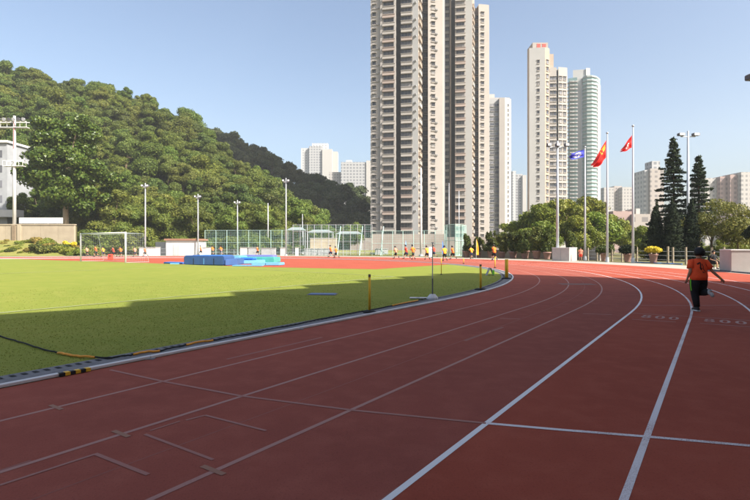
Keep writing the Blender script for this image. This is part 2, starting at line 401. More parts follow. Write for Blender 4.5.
# the red D-shaped run-up area inside the bend
mb = MB(); dl = []
for i in range(0, 61):
    a = PI * i / 60; n = CN + (RB - 0.34) * math.cos(a); d = D0 + (RB - 0.34) * math.sin(a)
    if d > 27.2 and n < -19.7: dl.append((n, d))
top = (-19.7, D0 + math.sqrt((RB - 0.34) ** 2 - (-19.7 - CN) ** 2))
dl = [(-19.7, 29.0), top] + dl
lastn = CN - math.sqrt((RB - 0.34) ** 2 - (27.2 - D0) ** 2)
dl += [(lastn, 27.2), (-30.0, 27.2), (-24.5, 27.9)]
mb.poly([nd(*p) + (0.007,) for p in dl])
struct(mb.build('run_up_area', 'track_fresh'))

# painted markings (children of the track)
def line_strip(name, pts, w, m, z=0.0045, parent=None):
    """pts in world XY"""
    mb = MB(); P = [Vector(p) for p in pts]; L = []
    for k in range(len(P)):
        t = (P[min(k + 1, len(P) - 1)] - P[max(k - 1, 0)]).normalized(); nn = Vector((-t.y, t.x)) * w / 2
        L.append((P[k] + nn, P[k] - nn))
    for k in range(len(P) - 1):
        a, b = L[k]; c, d = L[k + 1]
        mb.quad((b.x, b.y, z), (d.x, d.y, z), (c.x, c.y, z), (a.x, a.y, z))
    return mb.build(name, m, parent or track)
for i in range(1, 9):
    m = 'paint_faded' if i < 4 else ('paint_white' if i == 4 else 'paint_speckled')
    line_strip('lane_line', [nd(*p) for p in path(1.22 * i)], 0.046 if i < 4 else 0.052, m, 0.0020)
tp = [gp(*p) for p in ((110, 370), (165, 382), (240, 396), (353, 410.5), (486, 423.5))]
line_strip('start_line', tp, 0.042, 'paint_ghost', 0.0030)
line_strip('start_line', [gp(487, 423.6), gp(560, 430), gp(648, 437), gp(750, 446), gp(860, 455)], 0.05, 'paint_speckled', 0.0030)
for px, py in ((56, 407.5), (121, 434), (213, 470.5)):
    x, y = gp(px, py); line_strip('tape_mark', [(x - CS * .12, y + SN * .12), (x + CS * .12, y - SN * .12)], 0.045, 'paint_tan', 0.0035)
line_strip('corner_mark', [gp(-60, 505), gp(0, 485.5), gp(95, 454.5)], 0.03, 'paint_ghost', 0.0028)
line_strip('corner_mark', [gp(95, 454), gp(148, 475)], 0.036, 'paint_ghost', 0.0034)
line_strip('corner_mark', [gp(145, 434.5), gp(213, 460)], 0.03, 'paint_ghost', 0.0028)
line_strip('corner_mark', [gp(150, 431), gp(180, 421.5)], 0.02, 'paint_ghost', 0.0028)
line_strip('corner_mark', [gp(186, 420.5), gp(205, 415.5)], 0.026, 'paint_ghost', 0.0028)
line_strip('corner_mark', [gp(205, 415.5), gp(266, 431)], 0.03, 'paint_ghost', 0.0034)
line_strip('stagger_line', [gp(631, 313.2), gp(660, 314.8), gp(689, 316.6)], 0.045, 'paint_ghost', 0.0028)
line_strip('stagger_line', [gp(632, 319.4), gp(676, 322.2)], 0.045, 'paint_ghost', 0.0028)
line_strip('stagger_line', [gp(692, 316.8), gp(720, 318.6), gp(752, 320.6), gp(790, 323)], 0.05, 'paint_ghost', 0.0028)
line_strip('stagger_line', [gp(700, 323.4), gp(750, 327), gp(790, 330)], 0.05, 'paint_ghost', 0.0028)
line_strip('stagger_line', [gp(640, 305.4), gp(690, 305.6), gp(752, 305.2)], 0.05, 'paint_ghost', 0.0028)
line_strip('stagger_line', [gp(583, 313.8), gp(612, 314.6)], 0.05, 'paint_ghost', 0.0028)
line_strip('stagger_line', [gp(500, 318.5), gp(520, 319)], 0.05, 'paint_ghost', 0.0028)
mb = MB(); x, y = gp(577, 284.2)
mb.quad((x - .7, y - .3, .004), (x + .7, y - .4, .004), (x + .7, y + .3, .004), (x - .7, y + .4, .004))
mb.build('wear_patch', 'scuff_dark', track)
rs = random.Random(4)
for k in range(8):      # rubbed scuff streaks left along the lanes
    o_ = rs.uniform(.3, 9.3); d_ = rs.uniform(-1, 13); L_ = rs.uniform(.5, 2.2); pts_ = [(KN + o_ + .03 * (q / 6) ** 2 * (k % 3 - 1), d_ + L_ * q / 6) for q in range(7)]
    line_strip('scuff_streak', [nd(*p) for p in pts_], rs.uniform(.02, .06), 'scuff_a', .0010)
for o_ in (3.05, 7.9):
    line_strip('surface_seam', [nd(*p) for p in path(o_)], .010, 'scuff_a', .0011)
# lane numerals, about half a metre tall, read while running towards the bend
SEG = {'8': 'abcdefg', '0': 'abcdef'}
def numerals(text, px, py, w):
    cx, cy = gp(px, py)
    adv = w / len(text)
    for k, ch in enumerate(text):
        mb = MB(); hw = adv * 0.36; hh = 0.25
        ring = lambda r0, c0, r1: None
        def oval(cu, cv, ru, rv, th=0.055):
            n = 18
            for q in range(n):
                a, b = 2 * PI * q / n, 2 * PI * (q + 1) / n
                pts = []
                for (ang, f) in ((a, 0), (a, th), (b, th), (b, 0)):
                    u = cu + (ru - f) * math.cos(ang); v = cv + (rv - f) * math.sin(ang)
                    u += (k - (len(text) - 1) / 2) * adv
                    pts.append((cx + u * CS + v * SN, cy - u * SN + v * CS, 0.0030))
                mb.quad(pts[0], pts[3], pts[2], pts[1])
        if ch == '8': oval(0, 0.125, hw * .92, 0.13); oval(0, -0.12, hw, 0.14)
        else: oval(0, 0, hw, 0.26)
        mb.build('painted_numeral', 'paint_faded', track)
numerals('800', 660, 317.4, 0.80); numerals('800', 725, 321.6, 0.82)
# pitch lines on the grass
def turf_line(pts, w=0.11):
    P = []
    for (a, b) in zip(pts[:-1], pts[1:]):
        for k in range(12): P.append((a[0] + (b[0] - a[0]) * k / 12, a[1] + (b[1] - a[1]) * k / 12))
    P.append(pts[-1]); mb = MB(); V2 = [Vector(p) for p in P]
    for k in range(len(P) - 1):
        t = (V2[k + 1] - V2[k]).normalized(); nn = Vector((-t.y, t.x)) * w / 2
        q = [V2[k] - nn, V2[k + 1] - nn, V2[k + 1] + nn, V2[k] + nn]
        mb.quad(*[nd(*p) + (crown(*p) + 0.012,) for p in q])
    mb.build('pitch_line', 'paint_pitch', grass)
turf_line([(-13.75, -30), (-13.75, 22)]); turf_line([(-30, 3), (-30, 21.8)]); turf_line([(-13.75, 21.9), (-72, 21.9)])

# ------------------------------------------------------------------ kerb of short rail sections, with the slotted drain behind it
kerb = thing('track_kerb', 'white raised kerb rail running round the inner edge of the track', 'kerb', nd(KN, 0) + (0,))
kp = path(0.0); fine = []
acc = 0.0
for i in range(len(kp) - 1):
    a, b = Vector(nd(*kp[i])), Vector(nd(*kp[i + 1])); L = (b - a).length; k = max(1, int(L / 0.5))
    for j in range(k): fine.append(a + (b - a) * (j / k))
s = [0.0]
for i in range(1, len(fine)): s.append(s[-1] + (fine[i] - fine[i - 1]).length)
sec = 3.0; k0 = 0
inv = Matrix.Translation(Vector((-kerb.location[0], -kerb.location[1], 0)))
while k0 < len(fine) - 1:
    k1 = k0
    while k1 < len(fine) - 1 and s[k1] - s[k0] < sec: k1 += 1
    mb = MB(); pr = []
    jog = R.uniform(-0.006, 0.006)
    for k in range(k0, k1 + 1):
        tt = (fine[min(k + 1, len(fine) - 1)] - fine[max(k - 1, 0)]).normalized(); nn = Vector((tt.y, -tt.x))
        p = fine[k] - tt * (0.006 if k == k1 else 0) + nn * jog
        ring = []
        for (o, z) in ((0.0, 0.008), (0.0, 0.036), (-0.008, 0.044), (-0.055, 0.044), (-0.063, 0.036), (-0.063, 0.008)):
            ring.append((p.x + nn.x * o - kerb.location[0], p.y + nn.y * o - kerb.location[1], z))
        pr.append(ring)
    for a, b in zip(pr[:-1], pr[1:]):
        for q in range(6):
            r = (q + 1) % 6; mb.quad(a[q], b[q], b[r], a[r])
    mb.poly(list(reversed(pr[0]))); mb.poly(pr[-1])
    o = mb.build('kerb_section', 'kerb_white', kerb)
    # one foot under each joint
    p = Vector(pr[0][0]); fb = MB(); fb.box(p.x - .06, p.x + .05, p.y - .06, p.y + .05, 0, 0.0078); fb.build('kerb_foot', 'drain_grey', kerb)
    k0 = k1
drain = thing('slotted_drain', 'grey slotted drain channel between the kerb and the turf', 'drain', nd(KN - .2, 0) + (0,))
a, b = path(-0.085), path(-0.615); mb = MB()
for i in range(len(a) - 1):
    q = [nd(*t) for t in (b[i], a[i], a[i + 1], b[i + 1])]
    mb.quad(*[(p[0] - drain.location[0], p[1] - drain.location[1], 0.006) for p in q])
mb.build('channel_cover', 'drain_grey', drain)
mb = MB()
for k in range(len(fine) - 1):
    if to_nd(*fine[k])[1] < -6 or to_nd(*fine[k])[0] < -40: continue
    tt = (fine[k + 1] - fine[k]); L = tt.length; tt = tt.normalized(); nn = Vector((tt.y, -tt.x))
    for j in range(int(L / 0.125)):
        p = fine[k] + tt * (j * 0.125)
        q = [p - nn * .54, p - nn * .43, p - nn * .43 + tt * .055, p - nn * .54 + tt * .055]
        mb.quad(*[(v.x - drain.location[0], v.y - drain.location[1], 0.0105) for v in q])
so = mb.build('drain_slots', 'dark_slot', drain); so['kind'] = 'stuff'
# yellow and black striped sleeve on the kerb
p0, p1 = Vector(gp(60, 377.5)), Vector(gp(91, 371.5))
tt = (p1 - p0).normalized(); nn = Vector((tt.y, -tt.x)); L = (p1 - p0).length
sv = thing('striped_sleeve', 'short yellow and black striped sleeve clipped over the white kerb', 'kerb marker', (p0.x, p0.y, 0))
for k in range(6):
    a = tt * (L * k / 6); b = tt * (L * (k + 1) / 6 - 0.002); mb = MB()
    mb.hexa([tuple(a + nn * .004), tuple(b + nn * .004), tuple(b - nn * .068), tuple(a - nn * .068)][::-1], 0.0085, 0.0475)
    mb.build('stripe', 'yellow_post' if k % 2 else 'black_rubber', sv)

# grass blades on the nearest turf
def blades(n0, n1, d0, d1, count, hmax, seed):
    rg = np.random.default_rng(seed)
    N = rg.uniform(n0, n1, count); Dd = rg.uniform(d0, d1, count)
    X = N * CS + Dd * SN; Y = -N * SN + Dd * CS
    keep = (Y > 3.5) & (np.abs(X / Y) < 0.82) & ((Dd < D0) | (np.hypot(N - CN, Dd - D0) < RB - .6)); X, Y, N, Dd = X[keep], Y[keep], N[keep], Dd[keep]; c = len(X)
    cz = 0.28 * np.clip(1 - ((N - CN) / RB) ** 2, 0, 1) ** 2 * (Dd < 22)
    a = rg.uniform(0, 2 * PI, c); h = rg.uniform(0.4, 1, c) * hmax; w = rg.uniform(0.004, 0.009, c) * (1 + Y / 14)
    lx = rg.normal(0, 0.5, c) * h; ly = rg.normal(0, 0.5, c) * h
    v = np.zeros((c, 3, 3))
    v[:, 0] = np.stack([X - np.cos(a) * w, Y - np.sin(a) * w, cz], 1); v[:, 1] = np.stack([X + np.cos(a) * w, Y + np.sin(a) * w, cz], 1)
    v[:, 2] = np.stack([X + lx, Y + ly, cz + h], 1)
    return v.reshape(-1, 3)
vs = np.concatenate([blades(KN - 6, KN - .6, 0, 12, 24000, 0.015, 1), blades(KN - 13, KN - .6, 4, 26, 18000, 0.015, 2)])
me = np_mesh('grass_blades', vs, np.arange(len(vs)).reshape(-1, 3), 'grass_blade')
go = link('grass_blades', me); tag(go, 'short green grass blades growing on the infield turf', 'grass', kind='stuff')

# ------------------------------------------------------------------ grandstand beside the straight (out of frame; it throws the broad shadow)
gs = thing('grandstand', 'grey grandstand with peaked canopy roof beside the home straight', 'grandstand', nd(9, 0) + (0,), -TH)
_nc = math.sin(SUN_AZ) * CS - math.cos(SUN_AZ) * SN; H = 18.4 / _nc * math.tan(SUN_EL) + .2; E1 = 27.9; E0 = -70.0
def gbox(name, n0, n1, d0, d1, z0, z1, m):
    mb = MB(); mb.box(n0 - 9, n1 - 9, d0, d1, z0, z1); return mb.build(name, m, gs)
gbox('back_wall', 24, 24.4, E0, E1 - .35, 0, H - 0.4, 'stand_wall')
gbox('end_wall', 11, 24, E1 - .3, E1, 0, H - 0.4, 'stand_wall')
for k in range(12): gbox('seating_tier', 11.5 + k, 24 - .003 * k, E0, E1 - .35, 0.6 + .45 * k - (0.6 if k == 0 else .45), 0.6 + .45 * k, 'concrete')
per = 3.5; k = 0; d = E1
while d > E0:
    mb = MB(); dm = d - per * .8
    n0, n1 = -3.6, 15.6  # overhang extended to block sky light, peaks shaped for the shadow's jagged edge
    for (z0) in (H - .5,):
        mb.quad((n0, d, z0), (n0, dm, z0 + 0.9), (n1, dm, z0 + .55), (n1, d, z0)); mb.quad((n0, dm, z0 + .9), (n0, d - per, z0), (n1, d - per, z0), (n1, dm, z0 + .55))
        mb.quad((n1, d, z0 - .12), (n1, d - per, z0 - .12), (n0, d - per, z0 - .12), (n0, d, z0 - .12))
        mb.poly([(n0, d, z0 - .12), (n0, d - per, z0 - .12), (n0, d - per, z0), (n0, dm, z0 + .9), (n0, d, z0)]); mb.poly([(n1, d, z0), (n1, dm, z0 + .55), (n1, d - per, z0), (n1, d - per, z0 - .12), (n1, d, z0 - .12)])
    mb.build('roof_canopy', 'white_wall', gs)
    k += 1
    if k % 3 == 0: gbox('column', 10.4, 10.8, d - .5, d - .1, 0, H - .63, 'pale_metal')
    d -= per

# ------------------------------------------------------------------ vegetation builders
def leaf_cloud(rg, pts, nrm, size, jitter=0.6, aspect=0.55):
    """one quad leaf clump for each point, facing roughly outwards"""
    c = len(pts)
    n = nrm + rg.normal(0, jitter, (c, 3)); n /= np.linalg.norm(n, axis=1)[:, None] + 1e-9
    r = rg.normal(0, 1, (c, 3)); u = np.cross(n, r); u /= np.linalg.norm(u, axis=1)[:, None] + 1e-9; w = np.cross(n, u)
    s = size * rg.uniform(0.6, 1.35, c)[:, None]
    v = np.zeros((c, 4, 3)); v[:, 0] = pts - u * s; v[:, 1] = pts - w * s * aspect; v[:, 2] = pts + u * s; v[:, 3] = pts + w * s * aspect
    return v.reshape(-1, 3)
def lobes_cloud(rg, lobes, count, shell=(0.72, 1.06)):
    A = np.array([l[3] * l[4] + l[4] * l[5] + l[3] * l[5] for l in lobes]); A /= A.sum()
    idx = rg.choice(len(lobes), count, p=A); L = np.array(lobes)[idx]
    d = rg.normal(0, 1, (count, 3)); d /= np.linalg.norm(d, axis=1)[:, None]
    d[:, 2] = np.where((d[:, 2] < -0.3) & (rg.random(count) < 0.6), -d[:, 2], d[:, 2])
    rr = rg.uniform(shell[0], shell[1], count)[:, None]
    inner = rg.random(count) < 0.18; rr[inner] *= 0.7
    wob = 1 + 0.10 * np.sin(d[:, :1] * 7 + L[:, :1]) * np.sin(d[:, 1:2] * 6 + L[:, 1:2] * 2)
    return L[:, :3] + d * L[:, 3:6] * rr * wob, d
def core_mesh(rg, lobes, f=0.66):
    vs, fs = [], []
    for l in lobes:
        n, m = 7, 5; b = len(vs)
        for i in range(m + 1):
            for j in range(n):
                th = PI * i / m; ph = 2 * PI * j / n; k = f * rg.uniform(0.8, 1.1)
                vs.append((l[0] + l[3] * k * math.sin(th) * math.cos(ph), l[1] + l[4] * k * math.sin(th) * math.sin(ph), l[2] + l[5] * k * math.cos(th)))
        for i in range(m):
            for j in range(n):
                j2 = (j + 1) % n; fs.append((b + i * n + j, b + (i + 1) * n + j, b + (i + 1) * n + j2, b + i * n + j2))
    return np.array(vs), np.array(fs)
def crown_mesh(name, rg, lobes, count, size, m, jitter=0.6, aspect=0.55, core=0.66):
    p, d = lobes_cloud(rg, lobes, count); v = leaf_cloud(rg, p, d, size, jitter, aspect); f = np.arange(len(v)).reshape(-1, 4)
    if core:
        cv, cf = core_mesh(rg, lobes, core); f = np.concatenate([f, cf + len(v)]); v = np.concatenate([v, cv])
    return np_mesh(name, v, f, m)
def trunk_mesh(name, rg, h, r, limbs, m='bark', lean=(0, 0)):
    mb = MB(); P = [(lean[0] * k / 5 * h + rg.normal(0, r * .3), lean[1] * k / 5 * h + rg.normal(0, r * .3), h * k / 5) for k in range(6)]
    P[0] = (0, 0, -0.3); mb.tube(P, [r * (1.25 - .13 * k) for k in range(6)], 8)
    for (x, y, z) in limbs:
        k = rg.integers(2, 5); a = Vector(P[k]); b = Vector((x, y, z)); c = a.lerp(b, .5) + Vector((0, 0, -.06 * h))
        mb.tube([a, c, b], [r * .55, r * .36, r * .12], 6)
    return mb.mesh(name, m, True)
def random_lobes(rg, n, W, Ht, z0, lobe=0.42):
    out = []
    for k in range(n):
        a = rg.uniform(0, 2 * PI); u = rg.random() ** 0.6; zz = rg.random()
        rad = W * .5 * u * math.sqrt(max(0.05, 1 - (zz * 1.0 - .25) ** 2)) * .75; s = W * lobe * rg.uniform(.65, 1.1) * (1.1 - .35 * zz)
        out.append((rad * math.cos(a), rad * math.sin(a), z0 + Ht * (.15 + .68 * zz), s, s, s * rg.uniform(.62, .85)))
    return out
def make_tree(name, label, cat, seed, W, Ht, trunk_h, leaf, size, count, m, group=None, nl=11, bark='bark', lobe=.34, r=None, jitter=.6, aspect=.55, core=.66):
    rg = np.random.default_rng(seed); root = thing(name, label, cat, group=group)
    lobes = random_lobes(rg, nl, W, Ht - trunk_h * .8, trunk_h * .8, lobe)
    link('crown', crown_mesh('crown', rg, lobes, count, size, leaf, jitter, aspect, core), root)
    limbs = [(l[0] * .8, l[1] * .8, l[2]) for l in lobes[:6]]
    link('trunk', trunk_mesh('trunk', rg, trunk_h + (Ht - trunk_h) * .45, r or W * .03, limbs, bark), root)
    return root
def place(root, x, y, z, s=1.0, rz=0.0, sz=None):
    root.location = (x, y, z); root.rotation_euler = (0, 0, rz); root.scale = (s, s, sz or s); return root

# ------------------------------------------------------------------ hills with their woods
def interp(t, tab):
    if t <= tab[0][0]: return tab[0][1]
    for (a, b), (c, d) in zip(tab[:-1], tab[1:]):
        if t <= c: return b + (d - b) * (t - a) / (c - a)
    return tab[-1][1]
def make_hill(name, sky_tab, zb_tab, zr_tab, base_tab, tree_h, back=60):
    """ridge height follows the skyline at the ridge's own distance"""
    x0, x1 = sky_tab[0][0], sky_tab[-1][0]
    def point(px, t):
        zb, zr = interp(px, zb_tab), interp(px, zr_tab); top = hgt(interp(px, sky_tab), zr) - tree_h; b = interp(px, base_tab)
        top = max(top, b + .5)
        if t <= 1:
            y = zb + (zr - zb) * t; w = t * t * (3 - 2 * t) * .45 + t * .55; z = b + (top - b) * w
        else:
            y = zr + back * (t - 1); z = top * (1 - .5 * (t - 1))
        z += (math.sin(px * .11 + t * 5) + math.sin(px * .043 - t * 9)) * .8 * min(1, t * 3)
        return (lat(px, y), y, z)
    cols = 46; rws = 26; mb = MB(); g = []
    for i in range(cols + 1):
        px = x0 + (x1 - x0) * i / cols; g.append([point(px, 2.0 * j / rws) for j in range(rws + 1)])
    for i in range(cols):
        for j in range(rws): mb.quad(g[i][j], g[i + 1][j], g[i + 1][j + 1], g[i][j + 1])
    # skirt to the ground
    for j in range(rws):
        a, b = g[cols][j], g[cols][j + 1]; mb.quad((a[0], a[1], -1), (b[0], b[1], -1), b, a)
        a, b = g[0][j], g[0][j + 1]; mb.quad(a, b, (b[0], b[1], -1), (a[0], a[1], -1))
    for i in range(cols):
        a, b = g[i][0], g[i + 1][0]; mb.quad((a[0], a[1], -1), (b[0], b[1], -1), b, a)
    struct(mb.build(name, 'hill_floor', smooth=True)); return point
near_sky = [(-90, 45), (-40, 56), (0, 67), (35, 74), (60, 79), (85, 86), (110, 90), (130, 95), (150, 100), (170, 107), (185, 114), (200, 124), (215, 138), (235, 157), (255, 172), (280, 188), (300, 205), (325, 228)]
near_point = make_hill('hill', near_sky, [(-90, 118), (100, 112), (200, 112), (325, 118)], [(-90, 200), (0, 192), (130, 186), (200, 176), (250, 160), (325, 140)], [(-90, 6), (55, 5.5), (80, 1.0), (120, .3), (325, .3)], 7.5)
far_sky = [(120, 112), (170, 110), (200, 124), (225, 134), (250, 146), (275, 157), (300, 170), (330, 179), (350, 187), (370, 198), (400, 218), (430, 236)]
far_point = make_hill('hill_shaded', far_sky, [(120, 232), (200, 228), (240, 214), (330, 190), (372, 200), (430, 225)], [(120, 275), (200, 265), (240, 250), (300, 232), (372, 226), (430, 245)], [(120, 14), (250, 6), (430, .5)], 8.0, 90)

protos = []
SPEC = [('leaf_hill', .22, 14000, 14, .25, 9.5, 10.5, 'rounded broadleaf tree in the sunlit wood covering the near hill'), ('leaf_hill', .23, 13500, 9, .31, 10.5, 11.0, None), ('leaf_hill_dark', .20, 13000, 16, .22, 9.0, 11.5, 'darker green tree in the sunlit wood covering the near hill'),
        ('leaf_hill_dark', .19, 12000, 12, .26, 7.5, 9.0, None), ('leaf_hill_pale', .19, 14000, 18, .20, 10.0, 12.5, 'paler yellow green tree in the sunlit wood covering the near hill'), ('leaf_hill', .18, 12000, 20, .19, 8.0, 12.0, None), ('leaf_hill_pale', .20, 11000, 10, .27, 8.5, 8.5, None)]
lab = None
for k, (lm, ls, lc, nl_, lo_, W_, H_, lb_) in enumerate(SPEC):
    lab = {'leaf_hill': SPEC[0][7], 'leaf_hill_dark': SPEC[2][7], 'leaf_hill_pale': SPEC[4][7]}[lm]
    protos.append(make_tree('hillside_tree', lab, 'tree', 20 + k, W_, H_, H_ * .30, lm, ls, lc, None, 'trees of the sunlit hillside wood' if lm == 'leaf_hill' else ('darker trees of the sunlit wood' if lm == 'leaf_hill_dark' else 'paler trees of the sunlit wood'), nl_, lobe=lo_))
def scatter(point, px0, px1, t0, t1, target, rmin, rg, limit=None):
    got = []; tries = 0
    while len(got) < target and tries < 20000:
        tries += 1; px = rg.uniform(px0, px1); t = rg.uniform(t0, t1); p = point(px, t)
        if limit and not limit(px, t, p): continue
        if all((p[0] - q[0]) ** 2 + (p[1] - q[1]) ** 2 > rmin ** 2 for q in got): got.append(p)
    return got
rg = np.random.default_rng(3)
sp = scatter(near_point, -60, 318, 0.0, 1.07, 298, 4.35, rg)
for i, p in enumerate(sp):
    o = protos[i] if i < 7 else copy_tree(protos[int(rg.integers(0, 7))])
    s = rg.uniform(.74, 1.12); place(o, p[0], p[1], p[2] - 1.6 * s, s, rg.uniform(0, 6.28), s * rg.uniform(.92, 1.12))
protos = []
for k in range(4):
    protos.append(make_tree('shaded_hillside_tree', 'tree with shade in its leaf colour in the shaded wood on the hill behind the tower block', 'tree', 40 + k, 11, 11.5, 5, 'leaf_shade_hill', .48, 3600, None, 'trees of the shaded hillside wood', 11, lobe=.28))
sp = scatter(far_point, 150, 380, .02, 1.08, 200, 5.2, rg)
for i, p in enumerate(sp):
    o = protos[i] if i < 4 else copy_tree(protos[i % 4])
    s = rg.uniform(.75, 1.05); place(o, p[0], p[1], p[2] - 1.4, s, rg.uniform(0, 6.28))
# feathery trees along the foot of the near hill
protos = [make_tree('feathery_tree', 'yellow green feathery tree at the foot of the near hill', 'tree', 60 + k, 9.5, 13.5, 2.0, 'leaf_feather', .26, 8000, None, 'feathery trees along the foot of the hill', 16, lobe=.24, aspect=.35) for k in range(4)]
ft = [(112, 106, 15), (128, 108, 13), (143, 111, 15), (160, 108, 14), (177, 112, 14.5), (195, 108, 13), (213, 112, 13.5), (231, 108, 11.5), (249, 112, 12.5), (266, 110, 11), (283, 114, 11.5), (297, 118, 15), (306, 112, 9), (100, 112, 17)]
for i, (px, y, h) in enumerate(ft):
    o = protos[i] if i < 4 else copy_tree(protos[i % 4]); s = h / 13.5
    place(o, lat(px, y), y, 0.0 if px > 105 else 2, s, i * 1.7)
o = copy_tree(protos[1]); place(o, lat(350, 118), 118, 0, .62, .4); o['label'] = 'small leafy tree behind the tall court fence below the tower block'; o['group'] = ''
del o['group']
rgb = np.random.default_rng(31)
for i in range(26):
    if i == 0: u0 = make_tree('understorey_bush', 'low leafy bush at the foot of the hill under the feathery trees', 'bush', 610, 6.5, 5.0, .4, 'leaf_feather', .2, 5000, None, 'bushes under the feathery trees', 13, lobe=.26); o = u0
    else: o = copy_tree(u0)
    px = 84 + i * 8.6 + rgb.uniform(-3, 3); y = rgb.uniform(101, 106); place(o, lat(px, y), y, -.1, rgb.uniform(.55, 1.05) * (1.25 if px < 150 else .8), rgb.uniform(0, 6))
# the big tree on the terrace
bt = thing('terrace_tree', 'large dark green glossy leaved tree standing on the terrace wall', 'tree'); rg = np.random.default_rng(81); tl = []
for k in range(120):
    zz = rg.random() ** .9; a = rg.uniform(0, 6.28); rr = 8.0 * math.sqrt(rg.random()) * (0.62 + .38 * math.sin(PI * min(1, zz * 1.15 + .12)))
    w = rg.uniform(1.2, 2.1); tl.append((rr * math.cos(a) * 1.12, rr * math.sin(a) * .7, 3.6 + 18.2 * zz, w, w, w * .8))
link('crown', crown_mesh('crown', rg, tl, 44000, .29, 'leaf_big', .8, .6, .5), bt)
link('trunk', trunk_mesh('trunk', rg, 15, .5, [(l[0] * .85, l[1] * .85, l[2]) for l in tl[:16]], 'bark_pale'), bt)
place(bt, lat(66, 103), 103, 5.6, 1.0, .12)

# ------------------------------------------------------------------ terrace, bank and stand on the left
def yl(px): return lat(px, 96)
mb = MB(); mb.hexa([(-120, 97), (yl(74), 97), (lat(62, 116), 116), (-120, 125)], -0.3, 5.6); struct(mb.build('terrace', 'soil'))
mb = MB(); n = 24
for i in range(n):
    a = -105 + (yl(97) + 105) * i / n; b = -105 + (yl(97) + 105) * (i + 1) / n
    za, zb = 2.9 * min(1, max(0, (lat(100, 96) - a) / 10)), 2.9 * min(1, max(0, (lat(100, 96) - b) / 10))
    # foot of the bank follows the outer edge of the pavement
    def foot(x):
        return 86.5
    mb.quad((a, foot(a), -.01), (b, foot(b), -.01), (b, 91, zb * .55), (a, 91, za * .55)); mb.quad((a, 91, za * .55), (b, 91, zb * .55), (b, 96.2, zb), (a, 96.2, za))
struct(mb.build('grass_bank', 'bank_grass', smooth=True))
rw = thing('retaining_wall', 'long tan retaining wall above the planted bank', 'wall', (yl(40), 96, 0))
x = -105.0
while x < yl(74):
    x2 = min(x + 3.4, yl(74)); mb = MB(); mb.box(x + .01 - yl(40), x2 - .01 - yl(40), 0, .6, 0.5, 5.75); mb.build('wall_panel', 'tan_wall', rw, bevel=.02); x = x2
mb = MB(); mb.box(-105 - yl(40), yl(74.5) - yl(40), -.12, .7, 5.76, 5.95); mb.build('coping', 'tan_wall', rw)
for px in (13, 18.5):
    mb = MB(); mb.box(lat(px, 95.7) - .3 - yl(40), lat(px, 95.7) + .3 - yl(40), -.25, -.003, 1.5, 5.75); mb.build('buttress', 'brown_post' if px == 13 else 'tan_wall', rw)
ws = thing('white_board', 'long low white board on posts on top of the tan wall', 'board', (lat(41, 96.4), 96.4, 5.95))
mb = MB(); mb.box(-4.2, 4.2, -.08, .08, .12, 1.25); mb.build('panel', 'white_paint', ws, bevel=.02)
for x in (-3.9, -1.3, 1.3, 3.9):
    mb = MB(); mb.box(x - .06, x + .06, .081, .2, -.05, 1.2); mb.build('post', 'galv', ws)
wb = thing('white_stand_building', 'white multi-storey building half hidden behind the terrace tree', 'building', (lat(0, 113), 113, 5.6))
mb = MB(); mb.box(-14, 1.6, 0, 9, 0, 19.5); mb.build('wall', 'stand_white', wb)
mb = MB(); mb.box(-14.3, 5.4, -2.2, -.003, 2.6, 4.2); mb.build('balcony_parapet', 'white_wall', wb)
for k in range(4):
    for x in np.arange(-12.5, -1, 3.6):
        mb = MB(); mb.box(x, x + 2.2, -.06, -.004, 6.0 + 3.4 * k, 7.6 + 3.4 * k); mb.build('window', 'tower_glass_far', wb)
mb = MB(); mb.box(-14.4, 2.0, -.5, 9.4, 19.5, 20.0); mb.build('roof_slab', 'white_paint', wb)

# floodlight mast with lamp racks
fm = thing('floodlight_mast', 'tall white floodlight mast with two lamp racks above the tan wall', 'floodlight', (lat(14.5, 96.9), 96.9, 5.6))
mb = MB(); mb.tube([(0, 0, 0), (0, 0, hgt(116, 97) - 5.6)], [.34, .22], 10); mb.build('mast', 'white_paint', fm, smooth=True)
mb = MB(); mb.tube([(0.06, -.30, 15), (0.06, -.24, 21)], .05, 6); mb.build('ladder_rail', 'sign_red', fm)
def rack(z, w0, w1, hgt_):
    mb = MB()
    for zz in (z, z + hgt_): mb.box(w0, w1, -.5, -.4, zz, zz + .12); mb.box(w0, w1, .4, .5, zz, zz + .12)
    for x in np.linspace(w0, w1, 6): mb.tube([(x, -.45, z), (x, -.45, z + hgt_)], .04, 5)
    for x in (w0, w1): mb.box(x - .05, x + .05, -.4, .4, z, z + .1)
    mb.box(w0, w1, -.4, .4, z + .02, z + .06)
    mb.build('lamp_rack', 'white_paint', fm)
zt = hgt(128, 97) - 5.6; rack(zt, -3.6, 2.6, 1.1); z2 = hgt(166.5, 97) - 5.6; rack(z2, -2.0, 1.9, 1.0)
for k, x in enumerate(np.linspace(-3.3, 2.3, 7)):
    mb = MB(); mb.tube([(x, -.6, zt + 1.55), (x, -.95, zt + 1.45)], [.22, .34], 10); mb.build('lamp', 'lamp_dark' if k % 2 else 'pale_metal', fm)

